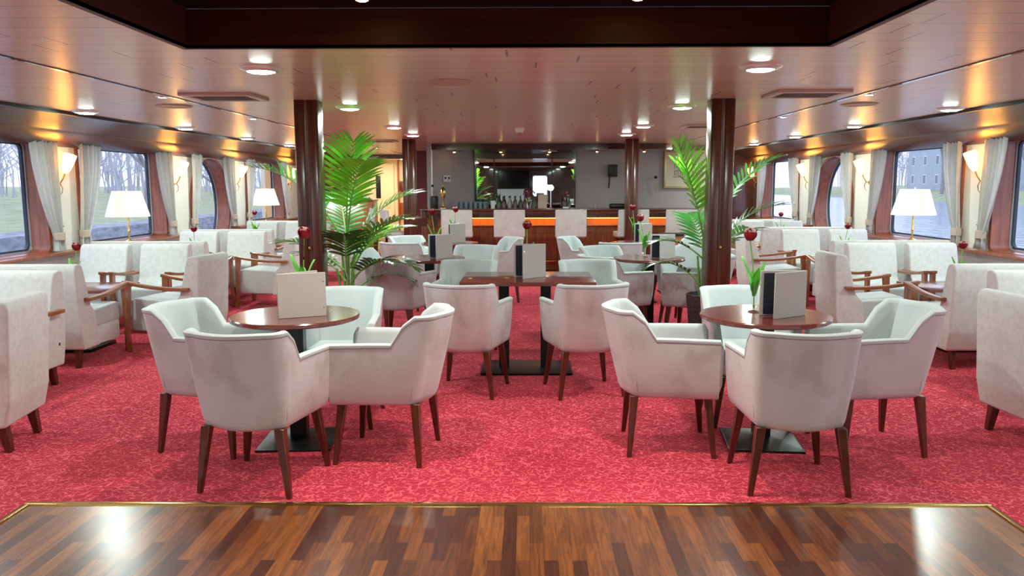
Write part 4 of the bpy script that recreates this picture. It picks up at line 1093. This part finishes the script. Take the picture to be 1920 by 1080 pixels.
def make_tree(seed, h=8., r=.22, depth=5):
    def f():
        rnd = random.Random(seed); mb = MB()
        def br(p, d, L, r, k):
            n = 3; pts = [p]; 
            for i in range(n):
                d = (d+Vector((rnd.uniform(-.13, .13), rnd.uniform(-.13, .13), rnd.uniform(-.02, .10)))).normalized(); p = p+d*(L/n); pts.append(p)
            mb.tube(pts, [r*(1-.32*i/n) for i in range(n+1)], 6 if k > 2 else 3, False)
            if k == 0: return
            for j in range(3 if k > 1 else 3):
                ax = Vector((rnd.uniform(-1, 1), rnd.uniform(-1, 1), rnd.uniform(-.1, .6))).normalized()
                q = pts[-1] if j == 0 else pts[rnd.choice((2, 3))]
                br(q, (d*.75+ax*.75).normalized(), L*rnd.uniform(.62, .80), r*.60, k-1)
        br(Vector((0, 0, -.1)), Vector((0, 0, 1)), h*.30, r, depth)
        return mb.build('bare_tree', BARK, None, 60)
    return f
rnd = random.Random(5); k = 0
spots = [(-17.5, 24.5), (-19, 31), (-17.3, 17.5), (-18, 38), (-16.6, 12), (-18, 47), (-17, 54), (-18.5, 62), (-17, 70), (-18, 5), (-17.5, 86), (-18.5, 94), (-17, 102), (-18, 78)]
words = ['by the nearest window', 'seen over the first lamp', 'left of the first lamp', 'behind the porthole', 'close to the quay', 'far along the quay', 'beyond the far tree', 'distant', 'beyond the porthole', 'nearest to the camera side', 'second from the far end', 'third from the far end', 'last of the row', 'fourth from the far end']
for i, (x, y) in enumerate(spots):
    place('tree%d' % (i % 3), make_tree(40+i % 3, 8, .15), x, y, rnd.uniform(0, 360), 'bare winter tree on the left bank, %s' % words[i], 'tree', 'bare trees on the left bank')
for i, (x, y) in enumerate([(58, 80), (60, 97), (58, 113), (58, 128), (58, 60), (57, 158), (56, 104), (60, 70), (56, 140)]):
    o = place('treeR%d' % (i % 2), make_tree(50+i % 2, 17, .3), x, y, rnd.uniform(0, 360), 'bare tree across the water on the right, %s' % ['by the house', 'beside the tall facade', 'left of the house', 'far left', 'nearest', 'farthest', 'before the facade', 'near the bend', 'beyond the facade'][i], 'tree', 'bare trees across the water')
# dense wood behind the left bank: many thin stems nobody could count
mb = MB(); rnd = random.Random(9)
for i in range(700):
    y = rnd.uniform(-20, 170); x = rnd.uniform(-52, -22.5); h = rnd.uniform(5, 9); r = rnd.uniform(.05, .14)
    mb.tube([(x, y, 0), (x+rnd.uniform(-.5, .5), y+rnd.uniform(-.5, .5), h*.5), (x+rnd.uniform(-1, 1), y+rnd.uniform(-1, 1), h)], [r, r*.7, r*.15], 3, False)
    for j in range(7):
        z = h*rnd.uniform(.3, .9); a = rnd.uniform(0, 6.3); l = rnd.uniform(1, 2.6)
        mb.tube([(x, y, z), (x+l*math.cos(a), y+l*math.sin(a), z+l*.8)], [r*.4, r*.05], 3, False)
tag(mb.build('distant_wood', noisy('misty_twigs', (.42,.42,.48), (.52,.51,.57), 1, 3, .95), None, 0), 'thin misty grey wood behind the left bank', 'wood', kind='stuff')  # mist is painted into the twig colour, for both woods
mb = MB(); rnd = random.Random(10)
for i in range(420):
    y = rnd.uniform(-10, 260); x = rnd.uniform(88, 110); h = rnd.uniform(10, 17); r = rnd.uniform(.1, .25)
    mb.tube([(x, y, 0), (x+rnd.uniform(-.5, .5), y, h*.5), (x+rnd.uniform(-1, 1), y, h)], [r, r*.7, r*.15], 3, False)
    for j in range(8):
        z = h*rnd.uniform(.25, .9); a = rnd.uniform(0, 6.3); l = rnd.uniform(2, 4.5)
        mb.tube([(x, y, z), (x+l*math.cos(a), y+l*math.sin(a), z+l*.8)], [r*.5, r*.05], 3, False)
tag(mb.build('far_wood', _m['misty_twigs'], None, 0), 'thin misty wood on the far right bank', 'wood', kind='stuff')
def make_house(w, d, h, roof, floors, cols, c, label, loc):
    t = thing('canal_house', loc); tag(t, label, 'house')
    MB().box(0, d, -w/2, w/2, 0, h).build('wall', noisy('house_wall_'+c, *{'g': ((.36,.41,.47), (.44,.49,.55)), 'r': ((.30,.20,.19), (.38,.27,.25))}[c], 2, 4, .8), t)
    MB().prism([(-.4, h), (d+.4, h), (d/2, h+roof)], -w/2-.3, w/2+.3, 'y').build('roof', plain('slate_roof_'+c, (.18,.2,.24), .7), t)
    for f in range(floors):
        for k in range(cols):
            y = -w/2+w*(k+.5)/cols; z = h*(f+.3)/floors
            o = MB().box(-.06, 0, y-.55, y+.55, z, z+h/floors*.5).build('window', WHITE, t)
            MB().box(-.08, -.06, y-.45, y+.45, z+.1, z+h/floors*.5-.1).build('pane', plain('house_pane', (.10,.13,.18), .1), o)
    return t
make_house(34, 12, 13, 2.5, 4, 8, 'g', 'long pale grey-blue apartment house across the water', (70, 132, .3))
make_house(16, 10, 8, 4, 2, 4, 'r', 'brick house with white windows across the water', (72, 92, .3))
